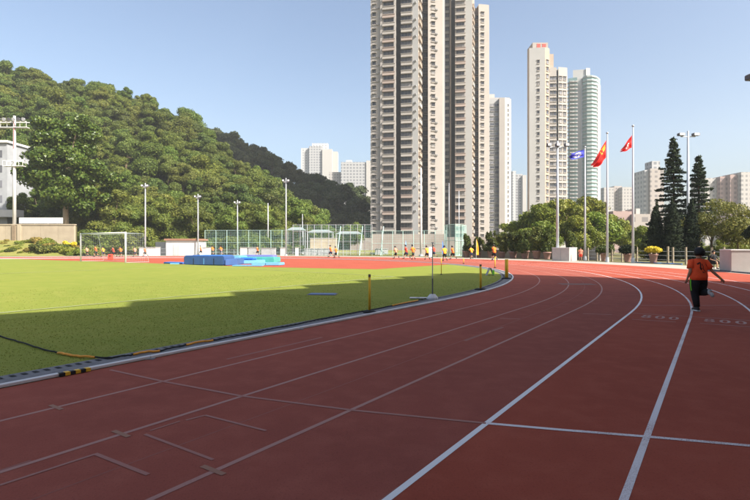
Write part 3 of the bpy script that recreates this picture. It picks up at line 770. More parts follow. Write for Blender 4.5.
# shrubs on the bank
protos = []
for k in range(4):
    rg2 = np.random.default_rng(200 + k); root = thing('bank_shrub', 'low leafy shrub on the bank below the tan wall', 'shrub', group='shrubs planted on the bank')
    lobes = [(rg2.uniform(-.9, .9), rg2.uniform(-.6, .6), rg2.uniform(.3, .9), .75, .7, .55) for _ in range(6)]
    link('foliage', crown_mesh('foliage', rg2, lobes, 1500, .16, ('leaf_bright', 'leaf_juniper', 'leaf_dry', 'leaf_bright')[k], .7, .5, .5), root)
    link('stem', trunk_mesh('stem', rg2, .8, .06, [(.4, 0, .9), (-.4, .2, .8)], 'bark'), root); protos.append(root)
rg = np.random.default_rng(9); used = 0
for i in range(72):
    y = rg.uniform(88, 95.4); px = rg.uniform(2, 92) if i > 8 else rg.uniform(84, 100); x = lat(px, y)
    z = 2.9 * min(1, max(0, (lat(100, 96) - x) / 10)) * (y - 86.5) / 9.7
    o = protos[i] if i < 4 else copy_tree(protos[int(rg.integers(0, 4))]); s = rg.uniform(.35, 1.0) * (1.2 if px > 35 else .8)
    place(o, x, y, z - .1, s, rg.uniform(0, 6))
ys = thing('flowering_shrub', 'yellow flowering shrub on the bank near the end of the tan wall', 'shrub', (lat(70, 92.5), 92.5, 1.5))
rg2 = np.random.default_rng(77); lob = [(rg2.uniform(-1.1, 1.1), rg2.uniform(-.4, .4), rg2.uniform(.3, .9), .4, .4, .32) for _ in range(5)]
link('foliage', crown_mesh('foliage', rg2, lob, 1200, .15, 'leaf_yellow'), ys); link('stem', trunk_mesh('stem', rg2, .8, .06, [(.5, 0, .9)], 'bark'), ys)

# ------------------------------------------------------------------ towers
def win_mesh(name, w, h, glassm, mull=2, hood=0.0, hoodm='ledge_pale', sill=.25):
    """window in the XZ plane facing -Y, centred in x, sill at z=0"""
    mb = MB(); f = .09
    mb.box(-w / 2, w / 2, -.05, .0, 0, h, 0)
    for (a, b, c, d) in ((-w / 2 - f, w / 2 + f, -f, 0), (-w / 2 - f, w / 2 + f, h, h + f)): mb.box(a, b, -.10, 0, c, d, 1)
    for x in np.linspace(-w / 2, w / 2, mull + 1): mb.box(x - f / 2, x + f / 2, -.12, -.055, 0, h, 1)
    if sill: mb.box(-w / 2 - .1, w / 2 + .1, -sill, -.003, -.32, -.1, 2)
    if hood: mb.box(-w / 2 - .15, w / 2 + .15, -hood, -.003, h + .1, h + .24, 2)
    return mb.mesh(name, [glassm, 'window_frame', hoodm])
class Face:
    """vertical wall between two plan points, seen from outside with a on the left"""
    def __init__(s, a, b):
        s.a, s.b = Vector(a), Vector(b); s.u = (s.b - s.a).normalized(); s.L = (s.b - s.a).length; s.rz = math.atan2(s.u.y, s.u.x)
        s.n = Vector((s.u.y, -s.u.x))
    def at(s, t, z, out=0.0):
        p = s.a + s.u * (t * s.L) + s.n * out; return (p.x, p.y, z)
def column(parent, face, t, me, z0, pitch, floors, name='window', org=(0, 0)):
    for k in range(floors):
        p = face.at(t, z0 + pitch * k, .004); link(name, me, parent, (p[0] - org[0], p[1] - org[1], p[2]), face.rz)
def P(px, y): return (lat(px, y), y)
def ledges(parent, face, t0, t1, z0, pitch, floors, depth, org, mats, h=.95, name='balcony_ledge', extra=0):
    L = face.L * (t1 - t0); ms = []
    for m in mats:
        mb = MB(); mb.box(-L / 2, L / 2, -depth, -.002, -h / 2, h / 2); mb.box(-L / 2 - .12, L / 2 + .12, -depth - .14, -depth + .02, h / 2, h / 2 + .13); ms.append(mb.mesh(name, m))
    for k in range(floors + extra):
        p = face.at((t0 + t1) / 2, z0 + pitch * k, 0); link(name, ms[R.randrange(len(ms))], parent, (p[0] - org[0], p[1] - org[1], p[2]), face.rz)

FLH = 2.83
# front wing of the twin tower
org = P(405, 172); T1 = thing('tower_block', 'tall grey and beige residential tower block with stacked ledges, front of the joined pair, unseen top added for its shadow', 'tower block', org + (0,))
def rel(pl): return [(p[0] - org[0], p[1] - org[1]) for p in pl]
HT1 = 51 * FLH  # height above the view added so its shadow covers the rear hill
f_left = Face(P(370.5, 174.6), P(382, 173.6)); f_b1 = Face(P(382, 173.2), P(395.2, 172.2)); f_b2 = Face(P(401, 171.4), P(412.3, 170.6)); f_w = Face(P(412.3, 170.3), P(418.3, 169.8))
f_side = Face(P(418.3, 169.8), P(423.3, 181)); f_rec = Face(P(422.9, 181), P(428, 181)); f_r = Face(P(428, 174.6), P(442.6, 175.4)); f_r2 = Face(P(442.6, 175.4), P(444.6, 196))
plan = [P(370.5, 174.6), P(382, 173.6), P(382, 173.2), P(395.2, 172.2), P(395.4, 180), P(400.8, 180), P(401, 171.4), P(412.3, 170.6), P(412.3, 170.3), P(418.3, 169.8), P(423.0, 181), P(427.7, 181), P(428, 174.6), P(442.6, 175.4), P(444.6, 196), P(371, 196)]
mats_t = ['tower_grey', 'tower_cool', 'tower_orange', 'tower_warm', 'tower_recess_shade']
face_m = [0, 0, 0, 4, 4, 4, 0, 1, 1, 2, 4, 3, 3, 3, 0, 0]  # warm and orange faces carry sunlight in their colour, cool ones shade
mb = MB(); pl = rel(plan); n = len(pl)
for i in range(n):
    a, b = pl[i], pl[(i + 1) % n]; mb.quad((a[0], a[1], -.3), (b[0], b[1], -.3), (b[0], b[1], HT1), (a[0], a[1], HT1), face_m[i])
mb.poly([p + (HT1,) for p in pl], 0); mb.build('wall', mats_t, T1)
small = win_mesh('window', 1.25, 1.15, 'tower_glass', 1, .55); bay = win_mesh('window', 3.5, 1.62, 'tower_glass', 3, 0, sill=0); side = win_mesh('window', 1.5, 1.5, 'tower_glass', 2, .5)
nF = 42; z0 = 2.4
column(T1, f_left, .33, small, z0 + .3, FLH, nF, org=org)
column(T1, f_b1, .5, bay, z0, FLH, nF, org=org); ledges(T1, f_b1, .04, .98, z0 - .62, FLH, nF, .75, org, ['ledge_pale', 'ledge_pale', 'ledge_pale', 'ledge_red'], 1.0)
column(T1, f_b2, .45, bay, z0, FLH, nF, org=org); ledges(T1, f_b2, .02, 1.0, z0 - .62, FLH, nF, .75, org, ['ledge_pale', 'ledge_pale', 'ledge_red', 'ledge_pale'], 1.0)
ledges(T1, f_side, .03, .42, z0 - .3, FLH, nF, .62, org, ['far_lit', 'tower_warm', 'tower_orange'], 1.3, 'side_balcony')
column(T1, f_rec, .55, side, z0, FLH, nF, org=org)
column(T1, f_r, .36, small, z0 + .3, FLH, nF, org=org)
# narrow pier strips between the bays
for (fa, t) in ((f_left, .97), (f_b1, .995)):
    p = fa.at(t, 0, .35); mb = MB(); mb.box(-.35, .35, -.35, .34, 0, HT1); mb.build('pier', 'tower_grey', T1, loc=(p[0] - org[0], p[1] - org[1], 0), rz=fa.rz)
ac = MB(); ac.box(-.4, .4, -.42, -.004, 0, .52); ac.box(-.3, .3, -.44, -.421, .06, .46, 1); ac = ac.mesh('air_conditioner', ['grey_panel', 'window_frame'])
for (fa_, t_) in ((f_left, .66), (f_r, .58), (f_w, .5)):
    for k in range(nF):
        if R.random() < .55: p = fa_.at(t_, z0 - .1 + FLH * k, .004); link('air_conditioner', ac, T1, (p[0] - org[0], p[1] - org[1], p[2]), fa_.rz)
# rear wing
org2 = P(466, 202); org = org2; T2 = thing('tower_block', 'beige residential tower block joined behind the taller one, orange lit edge', 'tower block', org + (0,))
HT2 = hgt(2, 202); HM = HT2 + 7
plan_a = [P(444.8, 205.5), P(449.6, 205.2), P(450.0, 203.5), P(451.2, 203.5), P(451.4, 212), P(455, 212), P(455.2, 201.4), P(465.5, 200.6), P(472.2, 200), P(474.2, 207), P(474.4, 222), P(444.8, 222)]
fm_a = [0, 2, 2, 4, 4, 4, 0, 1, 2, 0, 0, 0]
mb = MB(); pl = rel(plan_a); n = len(pl)
for i in range(n):
    a, b = pl[i], pl[(i + 1) % n]; mb.quad((a[0], a[1], -.3), (b[0], b[1], -.3), (b[0], b[1], HM), (a[0], a[1], HM), fm_a[i])
mb.poly([p + (HM,) for p in pl], 0); mb.build('wall', mats_t, T2)
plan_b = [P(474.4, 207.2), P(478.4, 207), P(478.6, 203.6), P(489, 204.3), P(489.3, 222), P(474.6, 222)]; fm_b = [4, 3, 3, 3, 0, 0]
mb = MB(); pl = rel(plan_b); n = len(pl)
for i in range(n):
    a, b = pl[i], pl[(i + 1) % n]; mb.quad((a[0], a[1], -.3), (b[0], b[1], -.3), (b[0], b[1], HT2), (a[0], a[1], HT2), fm_b[i])
mb.poly([p + (HT2,) for p in pl], 3); mb.build('wall', mats_t, T2)
nF = 35
fa = Face(plan_a[0], plan_a[1]); fb = Face(plan_a[6], plan_a[7]); fc = Face(plan_b[0], plan_b[1]); fd = Face(plan_b[2], plan_b[3]); fs = Face(plan_a[8], plan_a[9])
bay2 = win_mesh('window', 3.2, 1.62, 'tower_glass', 3, 0, sill=0)
column(T2, fa, .5, side, z0, FLH, nF + 1, org=org); ledges(T2, fa, .0, 1, z0 - .62, FLH, nF + 1, .4, org, ['ledge_pale'], .8)
column(T2, fb, .5, bay2, z0, FLH, nF + 2, org=org); ledges(T2, fb, .0, 1, z0 - .62, FLH, nF + 2, .7, org, ['ledge_pale', 'ledge_red', 'ledge_pale'], 1.0)
column(T2, fc, .5, side, z0, FLH, nF - 1, org=org); column(T2, fd, .38, small, z0 + .3, FLH, nF - 1, org=org)
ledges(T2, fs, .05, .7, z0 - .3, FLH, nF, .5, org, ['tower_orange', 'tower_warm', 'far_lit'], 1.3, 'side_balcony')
p = fd.at(.5, HT2, -1); mb = MB(); mb.box(-1.6, 1.8, 0, 3, 0, .55); mb.build('parapet', 'tower_warm', T2, loc=(p[0] - org[0], p[1] - org[1], HT2 + .002), rz=fd.rz)

# third tower behind, slimmer
org = P(500, 292); T3 = thing('tower_block', 'slimmer tower block with pale lit edge standing right behind the joined pair', 'tower block', org + (0,))
HT3 = hgt(98.5, 292)
pl3 = [P(487, 292), P(499, 292), P(499.2, 290), P(505, 290), P(511.2, 293), P(511.2, 310), P(487, 310)]
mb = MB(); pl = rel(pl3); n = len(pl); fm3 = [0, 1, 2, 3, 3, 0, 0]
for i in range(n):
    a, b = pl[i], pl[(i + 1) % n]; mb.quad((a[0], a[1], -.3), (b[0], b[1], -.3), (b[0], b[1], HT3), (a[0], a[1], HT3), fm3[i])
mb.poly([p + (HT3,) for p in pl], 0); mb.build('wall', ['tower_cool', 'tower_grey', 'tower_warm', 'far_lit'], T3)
f3 = Face(pl3[0], pl3[1]); f3b = Face(pl3[3], pl3[4]); w3 = win_mesh('window', 2.1, 1.4, 'tower_glass_far', 2, 0, sill=.5); w3s = win_mesh('window', 1.1, 1.2, 'tower_glass_far', 1, 0)
for t in (.42, .82): column(T3, f3, t, w3, 2.4, 2.8, 30, org=org)
column(T3, f3b, .5, w3s, 2.4, 2.8, 30, org=org)
mb = MB(); mb.box(-6.2, -2.4, 3, 9, HT3 + .002, HT3 + 3.5); mb.build('roof_hut', 'far_lit', T3)
mb = MB(); mb.box(-7, 6, 1.2, 16, HT3 + .003, HT3 + .9); mb.build('parapet', 'tower_grey', T3)

# sign tower
org = P(547, 212); T4 = thing('tower_block', 'grey tower block with red characters on its rooftop sign', 'tower block', org + (0,))
FL4 = 3.05; HA = hgt(48, 212); HB = hgt(67, 214)
plA = [P(527.3, 216.5), P(529.2, 212), P(545, 211), P(549.5, 212.4), P(549.7, 232), P(528, 232)]
mb = MB(); pl = rel(plA); n = len(pl); fmA = [2, 0, 2, 1, 0, 0]
for i in range(n):
    a, b = pl[i], pl[(i + 1) % n]; mb.quad((a[0], a[1], -.3), (b[0], b[1], -.3), (b[0], b[1], HA), (a[0], a[1], HA), fmA[i])
mb.poly([p + (HA,) for p in pl], 0); mb.build('wall', ['tower_cool', 'tower_grey', 'tower_orange'], T4)
plB = [P(549.8, 214.5), P(556.5, 214.2), P(556.7, 216.5), P(558.2, 216.5), P(558.4, 213.8), P(567.2, 214.8), P(567.4, 232), P(549.9, 232)]
mb = MB(); pl = rel(plB); n = len(pl); fmB = [1, 0, 0, 0, 1, 1, 0, 0]
for i in range(n):
    a, b = pl[i], pl[(i + 1) % n]; mb.quad((a[0], a[1], -.3), (b[0], b[1], -.3), (b[0], b[1], HB), (a[0], a[1], HB), fmB[i])
mb.poly([p + (HB,) for p in pl], 0); mb.build('wall', ['tower_cool', 'tower_grey', 'tower_orange'], T4)
s4 = win_mesh('window', .95, 1.25, 'tower_glass', 1, .3); m4 = win_mesh('window', 1.25, 1.35, 'tower_glass_far', 1, .45)
column(T4, Face(plA[1], plA[2]), .58, s4, 3, FL4, 26, org=org); column(T4, Face(plA[2], plA[3]), .55, m4, 3, FL4, 26, org=org)
column(T4, Face(plB[0], plB[1]), .25, m4, 3, FL4, 24, org=org); column(T4, Face(plB[0], plB[1]), .75, m4, 3, FL4, 24, org=org)
column(T4, Face(plB[4], plB[5]), .25, m4, 3, FL4, 24, org=org); column(T4, Face(plB[4], plB[5]), .72, m4, 3, FL4, 24, org=org)
x0, x1 = lat(533, 213) - org[0], lat(548.5, 213) - org[0]
mb = MB(); mb.hexa([(x0, 1.5), (x1, 1.5), (x1, 9), (x0, 9)], HA + .002, hgt(42, 213)); mb.build('roof_sign_wall', 'tower_warm', T4)
mb = MB(); mb.hexa([(lat(550, 215) - org[0], 4), (lat(554.5, 215) - org[0], 4), (lat(554.5, 215) - org[0], 10), (lat(550, 215) - org[0], 10)], HB + .002, hgt(53, 215)); mb.build('roof_hut', 'tower_orange', T4)
for k in range(2):       # two red block characters, strokes only
    cx = x0 + 2.6 + 2.3 * k; cz = HA + 1.4; mb = MB()
    for (a, b, c, d) in ((-.85, .85, 1.2, 1.42), (-.85, .85, .55, .77), (-.85, .85, -.1, .12), (-.85, .85, -.75, -.53)): mb.box(cx + a, cx + b, 1.36, 1.495, cz + c * .7, cz + d * .7)
    for x in (-.6, .0, .55): mb.box(cx + x - .1, cx + x + .1, 1.38, 1.492, cz - .5, cz + 1.0)
    mb.build('sign_character', 'sign_red', T4)
# glass balconied tower
org = P(584, 380); T5 = thing('tower_block', 'tall green glass tower block with rounded balconies beside the sign tower', 'tower block', org + (0,))
H5 = hgt(76, 380)
mb = MB(); mb.hexa(rel([P(568, 384), P(577, 381), P(577, 405), P(568, 405)]), -.3, H5 - .5); mb.build('green_wing', 'glass_green', T5)
mb = MB(); mb.hexa(rel([P(577.1, 383), P(582, 382), P(582, 405), P(577.1, 405)]), -.3, H5 - 1); mb.build('grey_core', 'tower_cool', T5)
def bow(k=0.0):
    return [P(582.1, 390 - k), P(582.6, 382 - k), P(587, 378 - k), P(592, 377.5 - k), P(596.6, 380 - k), P(600.2, 386), P(600.2, 405), P(582.1, 405)]
mb = MB(); mb.hexa(rel(bow()), -.3, H5); mb.build('wall', 'glass_green', T5)
slab = MB(); slab.hexa(rel(bow(1.4)), 0, 1.0); sm = slab.mesh('balcony', 'far_cool')
for k in range(46): link('balcony', sm, T5, (0, 0, 1.5 + 2.85 * k))
slab = MB(); slab.box(lat(568, 384) - org[0] - .2, lat(577, 381) - org[0], -.9, 6, 0, .7); sm = slab.mesh('floor_band', 'far_mixed')
for k in range(45): link('floor_band', sm, T5, (0, 0, 1.5 + 2.85 * k))
mb = MB(); mb.hexa(rel([P(573, 386), P(588, 384), P(590, 398), P(573, 400)]), H5 - .4, hgt(70, 386)); mb.build('roof_crown', 'tower_cool', T5)
mb = MB(); mb.hexa(rel([P(586, 383.5), P(590, 384), P(590, 395), P(586, 395)]), H5 + .003, hgt(68, 384)); mb.build('roof_crown', 'far_lit', T5)
mb = MB(); mb.hexa(rel([P(597.5, 380), P(600.6, 383), P(600.6, 386), P(597.5, 384)]), 0, H5 - 6); mb.build('lit_pier', 'far_lit', T5)

# far buildings
def far_block(label, parts, y, org_px):
    org = P(org_px, y); root = thing('apartment_building', label, 'building', org + (0,))
    for (x0, x1, ytop, dy, depth, m) in parts:
        a, b = lat(x0, y + dy) - org[0], lat(x1, y + dy) - org[0]
        mb = MB(); mb.box(a, b, dy, dy + depth, -.3, hgt(ytop, y + dy)); mb.build('wall', m, root)
    return root
far_block('white stepped residential tower far beyond the shaded hill', [(301, 309, 148, 4, 14, 'far_white'), (309.1, 322, 146, 0, 22, 'far_grey'), (322.2, 332, 149, -2, 22, 'far_lit'), (332.2, 337.6, 151.5, 4, 14, 'far_lit'), (312, 328, 143.2, 6, 8, 'far_white')], 560, 318)
far_block('long grey white slab block with vertical stripes beyond the shaded hill', [(341, 366, 162, 0, 14, 'far_grey'), (366.2, 371, 160.5, -1, 16, 'far_lit'), (329, 341, 172, 6, 14, 'far_mixed'), (346, 352, 160, 3, 6, 'far_white')], 470, 352)
far_block('small distant grey blue tower between the two large tower groups', [(512.5, 516, 171, 0, 10, 'far_white'), (516.3, 522.5, 174, 3, 10, 'far_grey'), (522.7, 526.5, 175, 0, 12, 'far_lit')], 520, 519)
far_block('distant pale apartment row with many roof heights behind the flagpoles', [(604, 614, 187.5, 0, 12, 'far_mixed'), (614.2, 622, 186, 6, 12, 'far_beige'), (622.2, 633, 187, 0, 12, 'far_mixed'), (633.2, 643, 188, 4, 12, 'far_beige'), (638, 643.5, 179.5, 20, 10, 'far_white')], 430, 622)
far_block('grey apartment block with a stepped lift tower beside the tall pines', [(644.5, 650, 170, 2, 14, 'far_white'), (650.2, 664, 168.5, 0, 16, 'far_beige'), (652, 660, 161, 5, 8, 'far_grey')], 300, 655)
far_block('long pink and white slab block behind the small airy tree', [(705, 720, 178, 6, 14, 'far_mixed'), (720.2, 730, 176.5, 3, 14, 'far_pink'), (730.2, 741, 174.5, 0, 14, 'far_pink'), (741.2, 770, 172, -3, 16, 'far_mixed')], 310, 730)
far_block('low pinkish school building with flat roofs behind the flagpoles', [(596, 613, 213, 4, 14, 'far_beige'), (613.2, 634, 211, 2, 14, 'far_pink'), (634.2, 662, 214, 0, 14, 'far_beige'), (636, 640, 208.5, 3, 6, 'far_lit')], 135, 630)
far_block('beige podium block below the twin tower behind the court fence', [(350, 372, 238, 0, 10, 'podium'), (372.2, 446, 234, 2, 8, 'podium'), (446.2, 500, 237, 4, 8, 'podium')], 152, 410)

# ------------------------------------------------------------------ poles, fences, sheds
def light_pole(px, y, ytop, label, heads=2, r=.13, m='pale_metal', base=0.0, arm=.45, hsz=.16):
    root = thing('light_pole', label, 'light pole', (lat(px, y), y, base)); h = hgt(ytop, y) - base
    mb = MB(); mb.tube([(0, 0, 0), (0, 0, h * .5), (0, 0, h)], [r, r * .85, r * .6], 10); mb.build('pole', m, root, smooth=True)
    mb = MB(); mb.tube([(0, 0, 0), (0, 0, .25)], [r * 2, r * 1.8], 10); mb.build('base_plate', 'galv', root)
    if heads:
        mb = MB(); mb.box(-arm, arm, -.05, .05, h - .75, h - .63); mb.build('cross_arm', m, root)
        for s in np.linspace(-1, 1, heads):
            mb = MB(); x = s * arm
            mb.hexa([(x - hsz, -.35), (x + hsz, -.35), (x + hsz, .15), (x - hsz, .15)], h - .60, h - .30); mb.box(x - hsz * .8, x + hsz * .8, -.38, -.352, h - .58, h - .33, 1)
            mb.build('lamp_head', ['lamp_dark', 'lamp_glass'], root)
    return root
light_pole(145.3, 86, 183, 'slim pale light pole right behind the football goal')
light_pole(198, 92.5, 194, 'slim pale light pole beside the white shed')
light_pole(237.5, 97, 200, 'slim light pole among the courts behind the mats')
light_pole(268, 104, 203, 'plain short light pole before the feathery trees', 0)
light_pole(286, 88, 178, 'taller white light pole at the left end of the court fence')
light_pole(421, 84, 168, 'stout white pole in front of the twin tower', 0, .2, 'white_paint')
light_pole(449, 92, 183, 'thin pole rising from the netted cage', 0, .09)
light_pole(459, 92, 191, 'shorter thin pole rising from the netted cage', 0, .09)
light_pole(302.5, 110, 214, 'short light pole at the corner of the white canopy', 0, .1)
light_pole(557.5, 56.5, 141, 'tall grey light pole standing before the white cabin', 3, .17, 'galv', arm=1.0, hsz=.22)
light_pole(688, 62, 131, 'tall floodlight pole rising between the two pines', 2, .19, 'galv', arm=.9, hsz=.38)
o = light_pole(771, 40, 66, 'floodlight pole whose lamp arm reaches over the track end', 0, .17, 'galv')
h = hgt(66, 40); mb = MB(); mb.tube([(0, 0, h - .4), (-1.6, 0, h - .55)], .05, 6); mb.tube([(0, 0, h - 2.2), (-1.1, 0, h - 1.25)], .04, 6); mb.build('lamp_arm', 'galv', o)
mb = MB(); mb.hexa([(-2.0, -.4), (-1.2, -.3), (-1.2, .3), (-2.0, .2)], h - 1.15, h - .72); mb.build('lamp_head', 'lamp_dark', o, bevel=.05)

# high court fence: every post its own part, wires joined as netting
cf = thing('court_fence', 'tall pale green wire fence round the courts behind the bend', 'fence', (lat(330, 92), 92, 0))
def fence_run(root, p0, p1, h, spacing, post_m, rails=(0.15, .5, 1.0), wire=.34, wr=.009, netm='teal_net', r=.045, rail_m=None):
    o = Vector(root.location[:2]); a, b = Vector(p0) - o, Vector(p1) - o; L = (b - a).length; u = (b - a) / L; k = max(1, round(L / spacing))
    for i in range(k + 1):
        p = a + u * (L * i / k); mb = MB(); mb.tube([(p.x, p.y, -.1), (p.x, p.y, h)], r, 6); mb.build('fence_post', post_m, root)
    for f in rails:
        mb = MB(); mb.tube([(a.x, a.y, h * f - .03), (b.x, b.y, h * f - .03)], r * .7, 6); mb.build('rail', rail_m or post_m, root)
    mb = MB(); n = Vector((-u.y, u.x)) * .06
    q = int(L / wire)
    for i in range(q + 1):
        p = a + u * (L * i / q) + n
        mb.quad((p.x - u.x * wr, p.y - u.y * wr, 0), (p.x + u.x * wr, p.y + u.y * wr, 0), (p.x + u.x * wr, p.y + u.y * wr, h), (p.x - u.x * wr, p.y - u.y * wr, h))
    for i in range(int(h / wire) + 1):
        z = i * wire; c, d = a + n, b + n; mb.quad((c.x, c.y, z - wr), (d.x, d.y, z - wr), (d.x, d.y, z + wr), (c.x, c.y, z + wr))
    w = mb.build('wire_netting', netm, root); w['kind'] = 'stuff'
fence_run(cf, P(293, 92.5), P(372, 91.5), hgt(224.5, 92), 1.35, 'pale_metal', (.1, .45, .78, 1.0))
fence_run(cf, P(372, 90.6), P(446, 86.5), hgt(231, 90), 1.9, 'teal_post', (.1, .5, 1.0))
fence_run(cf, P(205, 97), P(293, 96), hgt(230, 96), 2.3, 'teal_post', (.1, .5, 1.0))
for px in (340, 362, 383):      # leaning stays
    x = lat(px, 91) - cf.location.x; mb = MB(); mb.tube([(x - .45, -2.0, 0), (x + .1, -.7, 5.3)], .075, 6); mb.build('stay', 'teal_post', cf)
cg = thing('throwing_cage', 'teal netted throwing cage beside the row of potted junipers', 'cage', (lat(455, 84), 84, 0))
ch = hgt(224.5, 84)
cpts = [P(444.5, 86), P(449, 83.2), P(455, 82.4), P(461, 83.4), P(466, 87)]
for a, b in zip(cpts[:-1], cpts[1:]): fence_run(cg, a, b, ch, 1.2, 'teal_post', (.02, .5, 1.0), .16, .014, 'teal_net', .05)
# shed
sh = thing('store_shed', 'long white single storey store shed with brown eave', 'shed', (lat(176, 93), 93, 0))
w2 = lat(197, 93) - lat(176, 93); w1 = lat(166, 93) - lat(176, 93); w0 = lat(154, 95) - lat(176, 93)
mb = MB(); mb.hexa([(w1, 0), (w2, 0), (w2, 5), (w1, 5)], -.1, 2.75); mb.build('wall', 'white_paint', sh)
mb = MB(); mb.hexa([(w0, 2.6), (w1 - .003, .3), (w1 - .003, 5), (w0, 5)], -.1, 2.5); mb.build('shaded_end', 'grey_panel', sh)  # left end coloured grey for the shade on its unlit side
mb = MB(); mb.hexa([(w1 - .25, -.3), (w2 + .3, -.3), (w2 + .3, 5.3), (w1 - .25, 5.3)], 2.752, 3.1); mb.build('roof', 'roof_brown', sh)
mb = MB(); mb.box(-.5, .6, -.05, -.004, 0, 2.1); mb.build('door', 'white_wall', sh)
# canopies and small huts behind the court fence
def canopy(px0, px1, y, ytop, label):
    a, b = lat(px0, y), lat(px1, y); root = thing('canopy', label, 'canopy', ((a + b) / 2, y, 0)); w = (b - a) / 2; h = hgt(ytop, y)
    mb = MB(); mb.poly([(-w, 0, h - .55), (w, 0, h - .55), (w * .6, 1.5, h), (-w * .6, 1.5, h)]); mb.poly([(-w * .6, 1.5, h), (w * .6, 1.5, h), (w, 3, h - .55), (-w, 3, h - .55)])
    mb.poly([(w, 0, h - .55), (w, 3, h - .55), (w * .6, 1.5, h)]); mb.poly([(-w, 3, h - .55), (-w, 0, h - .55), (-w * .6, 1.5, h)])
    mb.box(-w, w, .001, 2.999, h - .7, h - .555); mb.build('roof', 'canopy_white', root)
    for x in (-w + .15, w - .15):
        for yy in (.15, 2.85): m2 = MB(); m2.tube([(x, yy, 0), (x, yy, h - .7)], .06, 6); m2.build('leg', 'pale_metal', root)
canopy(287, 304, 104, 227, 'white hipped canopy near the left end of the tall fence'); canopy(307, 333, 108, 229.5, 'longer white canopy behind the tan hut'); canopy(208, 232, 110, 231, 'white canopy under the feathery trees'); canopy(336, 362, 112, 231, 'white canopy left of the beige podium')
def hut(px0, px1, y, ytop, m, label, name='hut', cat='hut', roofm='far_lit', depth=3):
    a, b = lat(px0, y), lat(px1, y); root = thing(name, label, cat, ((a + b) / 2, y, 0)); w = (b - a) / 2; h = hgt(ytop, y)
    mb = MB(); mb.box(-w, w, 0, depth, -.05, h); mb.build('body', m, root, bevel=.03)
    mb = MB(); mb.box(-w - .06, w + .06, -.08, depth + .08, h + .002, h + .12); mb.build('top', roofm, root, bevel=.02)
    return root
hut(310, 336, 97, 238.5, 'tan_wall', 'flat roofed tan hut seen through the tall fence'); hut(304, 331, 94.5, 249, 'grey_panel', 'low grey brown cabinet in front of the tan hut', 'cabinet', 'cabinet')
hut(375, 388, 91.3, 249, 'grey_panel', 'grey box cabinet at the foot of the green fence', 'cabinet', 'cabinet')
hut(414, 428, 85, 248.5, 'concrete', 'pale concrete block at the foot of the stout white pole', 'concrete_block', 'block')
hut(240, 247, 92, 248, 'white_paint', 'small white cabinet beside the grey cabinets behind the mats', 'cabinet', 'cabinet', depth=1); hut(248, 257, 92, 248, 'grey_panel', 'grey cabinet beside the small white cabinet', 'cabinet', 'cabinet', depth=1); hut(261, 275, 92.5, 248.5, 'grey_panel', 'long grey cabinet behind the last runner by the mats', 'cabinet', 'cabinet', depth=1)
hut(202, 209.5, 90, 248, 'white_paint', 'white cupboard standing right of the white shed', 'cupboard', 'cupboard', depth=.8); hut(280, 285.5, 90, 248, 'white_wall', 'pale cupboard against the taller light pole', 'cupboard', 'cupboard', depth=.8); hut(295, 298, 90, 248, 'white_paint', 'narrow white box at the fence corner', 'cupboard', 'cupboard', depth=.6)
hut(139, 155.5, 88, 247.8, 'white_wall', 'low white cabin left of the shed behind the goal', 'cabin', 'cabin', depth=2)
# low hurdles rail left of the shed
lf = thing('low_rail_fence', 'low white rail fence in front of the white shed', 'fence', (lat(170, 88), 88, 0)); fence_run(lf, P(147, 88.5), P(205, 88.5), 1.25, 1.6, 'pale_metal', (.5, 1.0), .3, .006, 'galv', .03)
bf = thing('low_rail_fence', 'low green rail fence behind the far bend at the tall fence', 'fence', (lat(330, 89.9), 89.9, 0)); fence_run(bf, P(209, 90.4), P(372, 90.0), 1.1, 2.2, 'galv', (.5, 1.0), .3, .006, 'galv', .03)
# bright verge behind the fence
mb = MB(); mb.quad(P(335, 92.5) + (0.03,), P(420, 88.2) + (0.03,), P(420, 96) + (.9,), P(335, 100) + (.9,)); struct(mb.build('verge', 'bank_grass'))

# ------------------------------------------------------------------ potted junipers along the outer pavement
pot_me = MB(); pot_me.loft([((0, 0, 0), .36, .36), ((0, 0, .06), .38, .38), ((0, 0, .85), .52, .52), ((0, 0, .86), .58, .58), ((0, 0, 1.0), .58, .58), ((0, 0, 1.0), .48, .48), ((0, 0, .9), .46, .46)], 14); pot_me = pot_me.mesh('pot', 'pot_pink', True)
def ringpt(px, r):
    """where the photo column meets the circle of radius r round the bend centre"""
    cx, cy = nd(CN, D0); k = (px - 375) / F; A = 1 + k * k; B = -2 * (k * cx + cy); Cc = cx * cx + cy * cy - r * r
    y = (-B + math.sqrt(B * B - 4 * A * Cc)) / (2 * A); return (k * y, y)
protos = []
for k in range(4):
    rg2 = np.random.default_rng(300 + k); root = thing('potted_juniper', 'dark flame shaped juniper in a terracotta pink pot, one of the row', 'potted plant', group='junipers in pots along the pavement')
    link('pot', pot_me, root, scale=(.95, .95, .95))
    lobes = [(rg2.normal(0, .28), rg2.normal(0, .28), 1.15 + 1.75 * q / 8, .58 - .036 * q, .58 - .036 * q, .5) for q in range(9)] + [(rg2.normal(0, .45), rg2.normal(0, .3), rg2.uniform(2.3, 3.2), .16, .16, .5) for _ in range(6)]
    link('foliage', crown_mesh('foliage', rg2, lobes, 3000, .17, 'leaf_juniper', .8, .35, .6), root); protos.append(root)
    link('stem', trunk_mesh('stem', rg2, 1.6, .07, [], 'bark'), root)
used = 0; rg = np.random.default_rng(12)
for px in (466.5, 478, 491, 502, 513, 525, 536.5, 547, 571):
    x, y = ringpt(px, 57.2 + rg.uniform(-.4, .4)); o = protos[used] if used < 4 else copy_tree(protos[used % 4]); used += 1
    s = rg.uniform(.92, 1.08); place(o, x, y, 0, s, rg.uniform(0, 6), s * rg.uniform(.9, 1.08))
